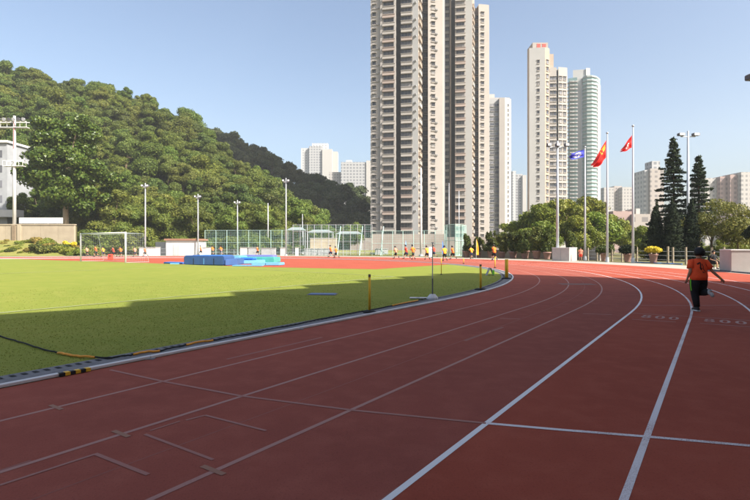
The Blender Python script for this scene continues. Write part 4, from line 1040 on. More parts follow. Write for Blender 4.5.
def ball_pot(px, r, label, leaf, w, name='potted_shrub', h=.55):
    x, y = ringpt(px, r); root = thing(name, label, 'potted plant', (x, y, 0)); rg2 = np.random.default_rng(int(px)); link('pot', pot_me, root, scale=(.72, .72, .9))
    lob = [(0, 0, 1.25, w, w, h)] + [(rg2.normal(0, w * .4), rg2.normal(0, w * .4), 1.25 + rg2.uniform(-.1, .2), w * .6, w * .6, h * .7) for _ in range(4)]
    link('foliage', crown_mesh('foliage', rg2, lob, 2200, .09, leaf, .7, .5, .8), root)
ball_pot(604, 56.6, 'clipped round shrub in a pot right of the tall flagpole with the large red flag', 'leaf_juniper', .72); ball_pot(627.5, 56.2, 'clipped round shrub in a pot left of the last flagpole', 'leaf_cypress', .85); ball_pot(653.5, 56.2, 'mop of bright yellow flowers in a pot among pale posts', 'leaf_yellow', .78, 'potted_flowers', .26)
# low wall behind the pots
lw = thing('low_wall', 'low pinkish planter wall behind the potted junipers', 'wall', ringpt(530, 58.6) + (0,))
prev = None
for px in np.linspace(462, 600, 15):
    p = Vector(ringpt(px, 58.8)) - Vector(lw.location[:2])
    if prev is not None:
        u = (p - prev).normalized(); n = Vector((-u.y, u.x)) * .3; a, b = prev + u * .01, p - u * .01; mb = MB()
        mb.hexa([tuple(a), tuple(b), tuple(b + n), tuple(a + n)], -.1, 1.15); mb.build('wall_panel', 'tower_warm', lw)
    prev = p
# pale posts and mesh fence on the right
pf = thing('post_fence', 'low wire fence of pale wooden posts along the right pavement', 'fence', ringpt(645, 57) + (0,)); pv = [ringpt(px, 57.0) for px in (588, 597, 612, 622, 637, 651, 656, 668, 673, 686, 699, 712, 724)]
oo = Vector(pf.location[:2])
for p in pv:
    mb = MB(); mb.tube([(p[0] - oo.x, p[1] - oo.y, -.1), (p[0] - oo.x, p[1] - oo.y, 1.55 + R.uniform(-.1, .1))], [.10, .085], 7); mb.build('post', 'tan_wall', pf)
for z in (.35, .75, 1.15):
    mb = MB(); mb.tube([(p[0] - oo.x, p[1] - oo.y, z) for p in pv], .018, 5); mb.build('wire', 'galv', pf)
bp = thing('blue_hose', 'blue hose lying along the foot of the pale post fence', 'hose', ringpt(650, 56.2) + (0,)); mb = MB(); oo = Vector(bp.location[:2])
mb.tube([(ringpt(px, 56.0 + .15 * math.sin(px))[0] - oo.x, ringpt(px, 56.0 + .15 * math.sin(px))[1] - oo.y, .05) for px in range(634, 684, 4)], .05, 6); mb.build('hose_tube', 'blue_vinyl', bp)

# white cabins
def cabin(px0, pxm, px1, yb, ytop, label, m='box_white', depth=(1.6, 0)):
    x0, y0 = gp(px0, yb); xm, ym = gp(pxm, yb + .35); k = (px1 - 375) / F
    root = thing('equipment_cabin', label, 'cabin', (xm, ym, 0)); u = Vector((xm - x0, ym - y0)); n = Vector((-u.y, u.x)).normalized()
    # depth so that the far corner falls on the photo column px1
    dd = (xm - k * ym) / (k * n.y - n.x); h = hgt(ytop, (y0 + ym) / 2)
    a = Vector((x0 - xm, y0 - ym)); pl = [tuple(a), (0, 0), tuple(n * dd), tuple(a + n * dd)]
    mb = MB(); mb.hexa(pl, -.02, h); mb.build('body', m, root, bevel=.025)
    c = sum((Vector(p) for p in pl), Vector((0, 0))) / 4; pl2 = [tuple(c + (Vector(p) - c) * 1.03) for p in pl]
    mb = MB(); mb.hexa(pl2, h + .002, h + .09); mb.build('lid', 'white_paint', root, bevel=.02)
    un = u.normalized(); mb = MB(); q = a + u * .5 - n * .02
    mb.hexa([tuple(q - n * .012), tuple(q + un * .03 - n * .012), tuple(q + un * .03 + n * .015), tuple(q + n * .015)], .06, h - .06); mb.build('door_seam', 'grey_panel', root)
    return root
cabin(552, 569.3, 577, 260.8, 248.3, 'white equipment cabin behind the grey light pole, bright right side')
cabin(719.5, 743.5, 757, 270.6, 250.6, 'pale equipment cabin at the right end of the pavement')
# kerb along the outer edge right side
mb = MB()
for px in range(690, 760, 8):
    a, b = ringpt(px, 50.3), ringpt(px + 8, 50.3); c, d = ringpt(px + 8, 50.55), ringpt(px, 50.55)
    mb.hexa([a, b, c, d], 0, .09)
ek = mb.build('edge_kerb', 'drain_grey'); struct(ek)

# ------------------------------------------------------------------ flagpoles and flags
def flagpole(px, yb, ytop, flag_label, pole_label, corners, paintf):
    x, y = gp(px, yb); h = hgt(ytop, y); root = thing('flagpole', pole_label, 'flagpole', (x, y, 0))
    mb = MB(); mb.tube([(0, 0, 0), (0, 0, h * .5), (0, 0, h)], [.12, .10, .055], 10); mb.build('pole', 'pale_metal', root, smooth=True)
    mb = MB(); mb.tube([(0, 0, 0), (0, 0, .5)], [.19, .16], 10); mb.build('base', 'galv', root)
    mb = MB(); mb.loft([((0, 0, h), .03, .03), ((0, 0, h + .06), .12, .12), ((0, 0, h + .16), .12, .12), ((0, 0, h + .22), .02, .02)], 10); mb.build('finial', 'galv', root, smooth=True)
    s = y / F; nU, nV = 26, 16; mb = MB(); g = []
    C = [((cx - px) * s - .06, (yb - cy) * s) for (cx, cy) in corners]     # hoist top, hoist bottom, fly bottom, fly top
    for i in range(nU + 1):
        u = i / nU; rowp = []
        for j in range(nV + 1):
            v = j / nV; tx = C[0][0] + (C[3][0] - C[0][0]) * u; tz = C[0][1] + (C[3][1] - C[0][1]) * u; bx = C[1][0] + (C[2][0] - C[1][0]) * u; bz = C[1][1] + (C[2][1] - C[1][1]) * u
            fold = u * .30 * math.sin(v * 9 + u * 3) + .12 * u * math.sin(u * 8)
            rowp.append((tx + (bx - tx) * v + .05 * u * math.sin(v * 11), fold, tz + (bz - tz) * v + .06 * math.sin(u * 7) * u))
        g.append(rowp)
    for i in range(nU):
        for j in range(nV): mb.quad(g[i][j], g[i][j + 1], g[i + 1][j + 1], g[i + 1][j], paintf((i + .5) / nU, (j + .5) / nV))
    fo = mb.build('flag', ['red_cloth', 'yellow_star', 'blue_cloth', 'white_cloth'], None, smooth=True, loc=(x, y, 0)); tag(fo, flag_label, 'flag')
def star(u, v):
    for (cu, cv, r) in ((.17, .26, .11), (.33, .1, .035), (.4, .2, .035), (.4, .33, .035), (.33, .44, .035)):
        if (u - cu) ** 2 + ((v - cv) * .67) ** 2 < r * r: return 1
    return 0
def flower(u, v):
    du, dv = u - .5, (v - .5) * .67; r = math.hypot(du, dv); a = math.atan2(dv, du)
    return 3 if .03 < r < .19 and math.cos(5 * a) > -.3 else 0
def emblem(u, v): return 3 if ((u - .5) / .30) ** 2 + ((v - .5) / .36) ** 2 < 1 and not (abs(u - .5) < .04 or abs(v - .45) < .05) else 2
flagpole(585, 260.8, 148, 'blue flag with a white emblem flying from the first pole', 'pale flagpole carrying the blue flag', [(584.6, 149.5), (584.6, 157), (571, 160), (571.5, 153.5)], emblem)
flagpole(607.3, 262.2, 134, 'large drooping red flag with yellow stars', 'tall pale flagpole carrying the large red flag', [(606.8, 140), (606.6, 157.5), (598.5, 167.5), (591.8, 166)], star)
flagpole(633, 263, 127, 'smaller red flag with a pale emblem on the tallest pole', 'tallest pale flagpole carrying the smaller red flag', [(632.6, 135), (632.4, 147.5), (624, 152.2), (621.6, 150.5)], flower)

# ------------------------------------------------------------------ trees on the right
protos = [make_tree('rounded_tree', 'bright green rounded tree behind the potted junipers', 'tree', 400 + k, 8.5, 9.5, 2.5, 'leaf_bright', .24, 7000, None, 'rounded trees behind the junipers', 13, lobe=.26) for k in range(3)]
for i, (px, y, h, z) in enumerate([(521, 92, 6.8, 0), (538, 88, 9.2, 0), (552, 96, 11.4, 0), (567, 90, 10.8, 0), (583, 94, 11.2, 0), (597, 88, 8.8, 0), (612, 92, 8.0, 0), (573, 84, 7, 0), (530, 84, 5.4, 0), (546, 82, 6.2, 0), (622, 98, 6.2, 0), (590, 82, 5.8, 0)]):
    o = protos[i] if i < 3 else copy_tree(protos[i % 3]); place(o, lat(px, y), y, z, h / 9.5, i * 2.1)
def norfolk(px, y, ytop, wbase, label, seed):
    rg2 = np.random.default_rng(seed); h = hgt(ytop, y); root = thing('norfolk_pine', label, 'tree', (lat(px, y), y, 0))
    mb = MB(); mb.tube([(0, 0, -.2), (.05, 0, h * .5), (0, 0, h)], [.24, .15, .02], 8); mb.build('trunk', 'bark', root, smooth=True)
    P_, N_ = [], []; bm_ = MB(); z = 2.2; z = h * .26
    while z < h - .25:
        f = (z / h); Rw = wbase * (1 - f) ** .78 * rg2.uniform(.86, 1.05) * (1 if f > .2 else .9); nb = 6 if f < .85 else 5; a0 = rg2.uniform(0, 6)
        for k in range(nb):
            a = a0 + 2 * PI * k / nb + rg2.normal(0, .08); L = Rw * rg2.uniform(.72, 1.22); dz_ = rg2.normal(0, .10); pts = []
            for q in range(7):
                t = q / 6; pts.append((math.cos(a) * L * t, math.sin(a) * L * t, z + dz_ + L * ((.10 + dz_ * .4) * t - .30 * t * t + .20 * t ** 3)))
            bm_.tube(pts, [.04 * (1 - .7 * q / 6) for q in range(7)], 4, cap=False)
            m = int(22 + L * 46)
            for q in range(m):
                t = rg2.uniform(.12, 1) ** .8; i = min(5, int(t * 6)); w = t * 6 - i; p = np.array(pts[i]) * (1 - w) + np.array(pts[i + 1]) * w
                sw = rg2.normal(0, .13 + .07 * L * (1 - abs(t - .55))); p = p + np.array([-math.sin(a) * sw, math.cos(a) * sw, rg2.uniform(-.08, .12)])
                P_.append(p); N_.append((0, 0, 1))
        z += max(.34, 1.0 * (1 - f * .72)) * rg2.uniform(.9, 1.1)
    bm_.build('branches', 'bark', root)['kind'] = 'stuff'
    v = leaf_cloud(rg2, np.array(P_), np.array(N_, float), .20, .6, .42); link('needle_sprays', np_mesh('needle_sprays', v, np.arange(len(v)).reshape(-1, 4), 'leaf_norfolk'), root)
norfolk(673.5, 66, 137, 3.7, 'taller tiered pine with horizontal branches above the dark cypresses', 5)
norfolk(698.5, 64, 155, 3.0, 'shorter tiered pine with gappy branches right of the floodlight pole', 6)
def cypress(px, y, ytop, w, label, seed):
    rg2 = np.random.default_rng(seed); h = hgt(ytop, y); root = thing('cypress', label, 'tree', (lat(px, y), y, 0))
    lobes = []
    for q in range(12):
        f = q / 11; r = w * (1 - f ** 1.6) ** .8 * .9 + .12; lobes.append((rg2.normal(0, .1), rg2.normal(0, .1), .5 + (h - .8) * f, r, r, h * .09))
    link('foliage', crown_mesh('foliage', rg2, lobes, 5200, .15, 'leaf_cypress', .6, .4, .82), root); mb = MB(); mb.tube([(0, 0, -.1), (0, 0, h * .6)], [.16, .06], 7); mb.build('trunk', 'bark', root)
cypress(656, 56.5, 203, 1.05, 'dark conical cypress on the left of three', 1); cypress(672, 55.5, 199.5, 1.45, 'broad dark cypress in the middle of three', 2); cypress(691.5, 55.2, 200, 1.15, 'pointed dark cypress under the floodlight pole', 3)
ds = make_tree('dark_shrub', 'rounded dark shrub left of the three cypresses', 'shrub', 510, 2.8, 3.6, .6, 'leaf_juniper', .15, 3500, None, None, 8, lobe=.3); place(ds, lat(649, 62), 62, .3, 1)
at_ = make_tree('airy_tree', 'thin airy yellowish tree beside the pale cabin', 'tree', 520, 7.2, 7.6, 2.4, 'leaf_airy', .12, 6500, None, None, 15, 'bark', lobe=.22, r=.11, core=0); place(at_, lat(712, 56), 56, 0, 1)
at2 = make_tree('airy_tree', 'bushy yellow green tree behind the right cabin', 'tree', 521, 6.4, 6.6, 1.6, 'leaf_airy', .13, 6000, None, None, 14, 'bark', lobe=.24, r=.1, core=0); place(at2, lat(738, 54), 54, 0, 1)
dt = make_tree('dark_leaf_tree', 'dark leaved branch reaching in over the right cabin', 'tree', 522, 4.2, 6.2, 2.0, 'leaf_cypress', .16, 3000, None, None, 9, lobe=.24, r=.1, core=0); place(dt, lat(768, 46), 46, 0, 1)
for i, (px, y, s) in enumerate([(645, 66, .5), (662, 68, .55), (683, 66, .5), (701, 64, .45), (722, 62, .5), (748, 60, .6)]):
    if i == 0: b0 = make_tree('hedge_bush', 'leafy bush behind the pale post fence', 'bush', 530, 6.4, 5.2, .4, 'leaf_bright', .2, 4500, None, 'bushes behind the post fence', 12, lobe=.28); o = b0
    else: o = copy_tree(b0)
    place(o, lat(px, y), y, 0, s, i * 1.3)
# trees and bushes under the sign tower to hide its foot
o = copy_tree(protos[0]); place(o, lat(508, 110), 110, 0, .75, 1.0); o = copy_tree(protos[1]); place(o, lat(640, 84), 84, 0, .55, 2.0)

# ------------------------------------------------------------------ infield: goal, mats, posts, rope
g0 = Vector(nd(CN + 3.66, 22.0)); g1 = Vector(nd(CN - 3.66, 22.0)); gz = crown(CN, 22.0)
goal = thing('football_goal', 'white football goal with a sagging net at the far end of the grass', 'goal', (g0.x, g0.y, gz)); back = Vector(nd(0, 2.0)) - Vector(nd(0, 0)); v = g1 - g0
for p in (Vector((0, 0)), v):
    mb = MB(); mb.tube([(p.x, p.y, -.05), (p.x, p.y, 2.5)], .065, 10); mb.build('goal_post', 'white_paint', goal, smooth=True)
mb = MB(); mb.tube([(0, 0, 2.44), (v.x, v.y, 2.44)], .06, 10); mb.build('crossbar', 'white_paint', goal, smooth=True)
for p in (Vector((0, 0)), v):
    q = p + back; mb = MB(); mb.tube([(p.x, p.y, 2.44), (p.x + back.x * .75, p.y + back.y * .75, 2.40), (q.x, q.y, .03)], .012, 6); mb.tube([(p.x, p.y, .03), (q.x, q.y, .03)], .012, 6); mb.build('net_stay', 'galv', goal)
mb = MB(); bb = back
mb.tube([(bb.x, bb.y, .03), (v.x + bb.x, v.y + bb.y, .03)], .012, 6); mb.tube([(bb.x * .75, bb.y * .75, 2.4), (v.x + bb.x * .75, v.y + bb.y * .75, 2.4)], .010, 6); mb.build('ground_bar', 'galv', goal)
nt_ = MB(); th_ = .0026
def cord(a, b): nt_.tube([a, b], th_, 3, cap=False)
K = 34
for i in range(K + 1):
    f = i / K; p = v * f; cord((p.x + bb.x * .75, p.y + bb.y * .75, 2.4), (p.x + bb.x, p.y + bb.y, .03)); cord((p.x, p.y, 2.44), (p.x + bb.x * .75, p.y + bb.y * .75, 2.38))
for i in range(13):
    f = i / 12; z = 2.4 * (1 - f) + .03 * f; o_ = bb * (.75 + .25 * f); cord((o_.x, o_.y, z), (v.x + o_.x, v.y + o_.y, z))
for i in range(1, 8):
    o_ = bb * (.75 * i / 8); cord((o_.x, o_.y, 2.43), (v.x + o_.x, v.y + o_.y, 2.43))
for p in (Vector((0, 0)), v):
    for i in range(12):
        z = .03 + 2.4 * i / 12; e = bb * (.75 + .25 * (1 - i / 12)); cord((p.x, p.y, z), (p.x + e.x, p.y + e.y, z))
    for i in range(1, 10): e = bb * (.9 * i / 10); cord((p.x + e.x, p.y + e.y, .03), (p.x + e.x, p.y + e.y, 2.4))
nt_.build('net', 'galv', goal)['kind'] = 'stuff'
rb = thing('red_training_pad', 'small upright red training pad seen through the goal net', 'pad', gp(110, 260.3) + (.1,)); x = 0; mb = MB(); mb.box(-.28, .28, 0, .25, -.1, .62); mb.build('pad', 'vest_red', rb, bevel=.06); mb = MB(); mb.box(-.1, .1, -.03, -.002, .35, .5); mb.build('handle', 'shoe_dark', rb)

def mat_pad(label, corners, z0, z1, m, bev=.06, seams=0, top=None):
    """landing mat from its four ground corners"""
    c = sum((Vector(p) for p in corners), Vector((0, 0))) / 4; root = thing('landing_mat', label, 'mat', (c.x, c.y, z0)); pl = [(p[0] - c.x, p[1] - c.y) for p in corners]
    mb = MB(); mb.hexa(pl, 0, z1 - z0); mb.build('cushion', m, root, bevel=bev)
    a, b = Vector(pl[0]), Vector(pl[1]); u = (b - a); un = u.normalized(); n = Vector((un.y, -un.x))
    for k in range(seams):
        q = a + u * ((k + 1) / (seams + 1)); mb = MB(); mb.hexa([tuple(q + n * .015), tuple(q + un * .05 + n * .015), tuple(q + un * .05 - n * .02), tuple(q - n * .02)], .08, (z1 - z0) * .75); mb.build('strap', 'sky_vinyl' if k % 2 else 'black_rubber', root)
    if top:
        mb = MB(); q = [tuple(Vector(p) * .93) for p in pl]; mb.hexa(q, z1 - z0 + .002, z1 - z0 + .035); mb.build('cover_sheet', top, root, bevel=.01)
    return root
def gq(pts): return [gp(*p) for p in pts]
mat_pad('large navy blue high jump landing mat with straps', [gp(183.5, 265.2), gp(224, 265.8), (gp(224, 265.8)[0] - .3, gp(224, 265.8)[1] + 4.2), (gp(183.5, 265.2)[0] + .6, gp(183.5, 265.2)[1] + 4.2)], 0.008, .80, 'navy_vinyl', .08, 3, 'blue_vinyl')
x1_, y1_ = gp(224.6, 265.8); mat_pad('navy wedge mat at the right end of the large navy mat', [(x1_, y1_ + .1), (x1_ + .7, y1_ + 1.2), (x1_ + .6, y1_ + 4), (x1_ + .02, y1_ + 4.2)], 0.008, .55, 'navy_vinyl', .05)
xa, ya = gp(221, 264.2); xb, yb_ = gp(258, 264.0)
mat_pad('sky blue mat spread in front of the teal mats', [(xa + .9, ya - .3), (xb, yb_ - .2), (xb + .2, yb_ + 2.2), (xa + .9, ya + 2.2)], 0.008, .34, 'sky_vinyl', .05)
mat_pad('long teal landing mat lying behind the sky blue mat', [(xb - 2.3, yb_ + 2.4), (xb + 1.0, yb_ + 2.2), (xb + 1.1, yb_ + 5.2), (xb - 2.3, yb_ + 5.4)], 0.008, .56, 'teal_vinyl', .06, 2)
mat_pad('sky blue landing mat between the navy and teal mats', [(xb - 3.7, yb_ + 2.5), (xb - 2.4, yb_ + 2.5), (xb - 2.4, yb_ + 5.6), (xb - 3.7, yb_ + 5.6)], 0.008, .70, 'sky_vinyl', .06)
mat_pad('lilac topped mat at the rear of the mat pile', [(xb - 3.2, yb_ + 5.8), (xb + .2, yb_ + 5.6), (xb + .2, yb_ + 8), (xb - 3.2, yb_ + 8)], 0.008, .72, 'lilac_vinyl', .06)
mat_pad('curved dark blue mat resting on the sky blue mat', [(xb - 1.9, yb_ + .5), (xb - .5, yb_ + .3), (xb - .4, yb_ + 1.5), (xb - 1.8, yb_ + 1.8)], 0.345, .56, 'blue_vinyl', .09)
xc, yc = gp(232, 266.4); xd, yd = gp(279, 265.6)
mat_pad('thin pale blue mat along the grass edge', [(xc, yc), (xc + 2.4, yc), (xc + 2.4, yc + .8), (xc + .1, yc + .9)], 0.012, .10, 'sky_vinyl', .02)
mat_pad('long flat sky blue mat pointing towards the bend', [(xd - 2.3, yd - .1), (xd, yd + .1), (xd + .2, yd + 1.5), (xd - 2.3, yd + 1.3)], 0.012, .24, 'sky_vinyl', .03, 1)
xe, ye = gp(163.5, 263.8); xf, yf = gp(182.5, 264.4)
mat_pad('low blue mat left of the large navy mat', [(xe, ye), (xf, yf), (xf - .1, yf + 1.3), (xe, ye + 1.3)], 0.012, .16, 'blue_vinyl', .03)
mat_pad('short pale blue mat edge beside the large navy mat', [(xf - .95, yf - .45), (xf - .2, yf - .42), (xf - .25, yf - .08), (xf - .95, yf - .1)], 0.012, .14, 'sky_vinyl', .02)

def yellow_post(px, yb, ytop, label, r, base=.2, zb=0.0, dark_top=True):
    x, y = gp(px, yb); h = hgt(ytop, y); root = thing('marker_post', label, 'marker post', (x, y, .006))
    mb = MB(); mb.loft([((0, 0, 0), base, base * .8), ((0, 0, .03), base, base * .8), ((0, 0, .06), base * .6, base * .5)], 14); mb.build('base', 'black_rubber', root, smooth=False)
    mb = MB(); mb.tube([(0, 0, .061), (0, 0, h - .07)], r, 12); mb.build('tube', 'yellow_post', root, smooth=True)
    if dark_top: mb = MB(); mb.tube([(0, 0, h - .069), (0, 0, h)], r * 1.02, 12); mb.build('cap', 'brown_post', root)
yellow_post(369.5, 312.8, 274.5, 'yellow tube post on a black rubber base by the kerb, tallest in view', .030, .16)
yellow_post(480.6, 290.0, 264.5, 'yellow tube post with black base where the kerb starts to bend', .040, .22)
yellow_post(506.6, 279.0, 258.0, 'stout yellow post at the tip of the grass on the bend', .085, .25, dark_top=False)
yellow_post(441.3, 274.8, 257.0, 'thin yellow stick planted in the far sunlit grass', .022, .05, dark_top=False)
yellow_post(495.0, 268.2, 256.0, 'slim yellow post by the kerb below the single runner', .035, .1, dark_top=False)
yellow_post(463.6, 263.9, 257.5, 'tiny pale yellow post on the kerb behind the sunlit grass', .03, .1, dark_top=False)
# grey pole on a white block
x, y = gp(432.5, 299.4); pb = thing('pole_stand', 'thin grey and white pole standing in a white block by the kerb', 'pole', (x, y, .006)); h = hgt(243.5, y)
mb = MB(); mb.loft([((0, 0, 0), .17, .14), ((0, 0, .05), .17, .14), ((0, 0, .13), .10, .09), ((0, 0, .15), .09, .08)], 10); mb.build('block', 'kerb_white', pb)
mb = MB(); mb.tube([(0, 0, .151), (0, 0, .62)], .020, 8); mb.build('lower_pole', 'lamp_dark', pb); mb = MB(); mb.tube([(0, 0, .621), (0, 0, h)], .015, 8); mb.build('upper_pole', 'pale_metal', pb)
mb = MB(); mb.box(-.035, .035, -.02, .02, h + .001, h + .03); mb.build('tip', 'white_paint', pb)
# A frame
x, y = gp(490, 275.4); af = thing('folding_sign', 'small white and green folding A frame board on the grass by the kerb', 'A frame', (x, y, .006))
for s_, m in ((-1, 'grey_panel'), (1, 'white_paint')):
    mb = MB(); a = .22
    mb.poly([(s_ * a, -.2, 0), (s_ * a, .2, 0), (s_ * .03, .2, .42), (s_ * .03, -.2, .42)]); mb.poly([(s_ * (a - .03), .2, 0), (s_ * (a - .03), -.2, 0), (s_ * .004, -.2, .42), (s_ * .004, .2, .42)])
    mb.poly([(s_ * (a - .03), -.2, 0), (s_ * a, -.2, 0), (s_ * .03, -.2, .42), (s_ * .004, -.2, .42)]); mb.build('leaf_panel', m, af)
mb = MB(); mb.box(.09, .19, -.215, -.203, .05, .3); mb.build('green_stripe', 'green_stripe', af)
# orange feather banner and blue banners among the far runners
def banner(px, yb, ytop, m, label, w=.45):
    x, y = gp(px, yb); h = hgt(ytop, y); root = thing('feather_banner', label, 'banner', (x, y, 0)); mb = MB(); mb.tube([(0, 0, 0), (0, 0, h)], .025, 6); mb.build('pole', 'pale_metal', root)
    mb = MB(); n = 10
    for i in range(n):
        z0, z1 = .5 + (h - .5) * i / n, .5 + (h - .5) * (i + 1) / n; f0, f1 = i / n, (i + 1) / n; wa, wb = w * (1 - .8 * f0 ** 3), w * (1 - .8 * f1 ** 3)
        ya, yb2 = .05 * math.sin(i), .05 * math.sin(i + 1)
        mb.quad((.026, 0, z0), (wa, ya, z0), (wb, yb2, z1), (.026, 0, z1)); mb.quad((.026, .012, z1), (wb, yb2 + .012, z1), (wa, ya + .012, z0), (.026, .012, z0))
    mb.build('cloth', m, root, smooth=True)
banner(476.2, 258.6, 239.5, 'orange_cloth', 'orange feather banner beside two runners at the potted junipers', .34); banner(442.2, 257.4, 240.5, 'blue_vinyl', 'blue feather banner behind a yellow shirted runner', .24); banner(405.5, 256.8, 240.0, 'sky_vinyl', 'pale blue feather banner behind a red shirted runner', .18)
x, y = gp(430.4, 257.4); wbx = thing('display_board', 'narrow upright white panel between two runners near the stout pole', 'panel', (x, y, 0)); mb = MB(); mb.box(-.25, .25, 0, .1, .05, 1.55); mb.build('board', 'white_paint', wbx, bevel=.02); mb = MB(); mb.box(-.3, .3, -.15, .25, 0, .049); mb.build('foot', 'galv', wbx)
# drain cover in the turf
x, y = gp(322.5, 294.9); dc = thing('turf_hatch', 'dark blue grey flat hatch cover let into the turf', 'hatch', (x, y, .03)); mb = MB(); mb.hexa([(-.44, -.22), (.40, -.30), (.44, .22), (-.40, .30)], 0, .012); mb.build('lid', 'navy_vinyl', dc); mb = MB(); mb.hexa([(-.49, -.26), (.45, -.34), (.49, .26), (-.45, .34)], -.03, -.001); mb.build('frame', 'drain_grey', dc)
x, y = gp(418, 298.8); fl = thing('flat_plate', 'small flat pale plate on the turf beside the white block', 'plate', (x, y, .02)); mb = MB(); mb.hexa([(-.26, -.1), (.26, -.14), (.28, .1), (-.24, .14)], 0, .02); mb.build('plate', 'kerb_white', fl); mb = MB(); mb.box(-.05, .05, -.03, .03, .021, .03); mb.build('lug', 'galv', fl)
# rope with orange sections along the turf
rp = [(-30, 329), (0, 337.5), (18, 343.2), (38, 349.5), (58, 354.7), (66, 356.2), (80, 358.2), (95, 359.3), (112, 359.5), (128, 357.6), (133, 356.2), (148, 353.8), (160, 352.6), (172, 350), (186, 346.4), (200, 343.8), (213, 341.8), (232, 338.8), (252, 334.6), (270, 330.8), (290, 326.8), (312, 322.2), (330, 318.3), (350, 314.6), (372, 310.6), (392, 306.6), (418, 301.3), (428, 298.6)]
RW = [Vector(gp(*p) + (.028,)) for p in rp]
rope = thing('barrier_rope', 'black rope with orange sleeves lying on the turf along the kerb', 'rope', tuple(RW[1])); o = Vector(rope.location)
def seg_rope(i0, i1, m, r):
    mb = MB(); pts = []
    for i in range(i0, i1):
        for q in range(5): pts.append(RW[i].lerp(RW[i + 1], q / 5) - o + Vector((0, 0, .006 * math.sin(i * 3 + q))))
    pts.append(RW[i1] - o); mb.tube(pts, r, 6); mb.build('orange_sleeve' if m == 'orange_tape' else 'cord', m, rope, smooth=True)
for (i0, i1, m) in ((0, 4, 'rope_black'), (4, 7, 'orange_tape'), (7, 10, 'rope_black'), (10, 12, 'orange_tape'), (12, 14, 'rope_black'), (14, 16, 'orange_tape'), (16, 25, 'rope_black'), (25, 26, 'orange_tape'), (26, 27, 'rope_black')): seg_rope(i0, i1, m, .018 if m == 'orange_tape' else .012)

# ------------------------------------------------------------------ people
def skin_mesh(name, verts, edges, radii, root=0, sub=1, m='skin'):
    me = bpy.data.meshes.new(name + '_base'); me.from_pydata(verts, edges, []); ob = bpy.data.objects.new('tmp', me); col.objects.link(ob)
    sk = ob.modifiers.new('Skin', 'SKIN'); sk.branch_smoothing = .6; sk.use_smooth_shade = True
    for i, r in enumerate(radii): me.skin_vertices[0].data[i].radius = r if hasattr(r, '__len__') else (r, r)
    me.skin_vertices[0].data[root].use_root = True
    sb = ob.modifiers.new('Sub', 'SUBSURF'); sb.levels = sub; sb.render_levels = sub
    dg = bpy.context.evaluated_depsgraph_get(); out = bpy.data.meshes.new_from_object(ob.evaluated_get(dg)); out.name = name
    bpy.data.objects.remove(ob); bpy.data.meshes.remove(me); out.materials.clear(); out.materials.append(MATS[m]); out.polygons.foreach_set('use_smooth', [True] * len(out.polygons)); return out
def lerp3(a, b, t): return tuple(a[i] + (b[i] - a[i]) * t for i in range(3))
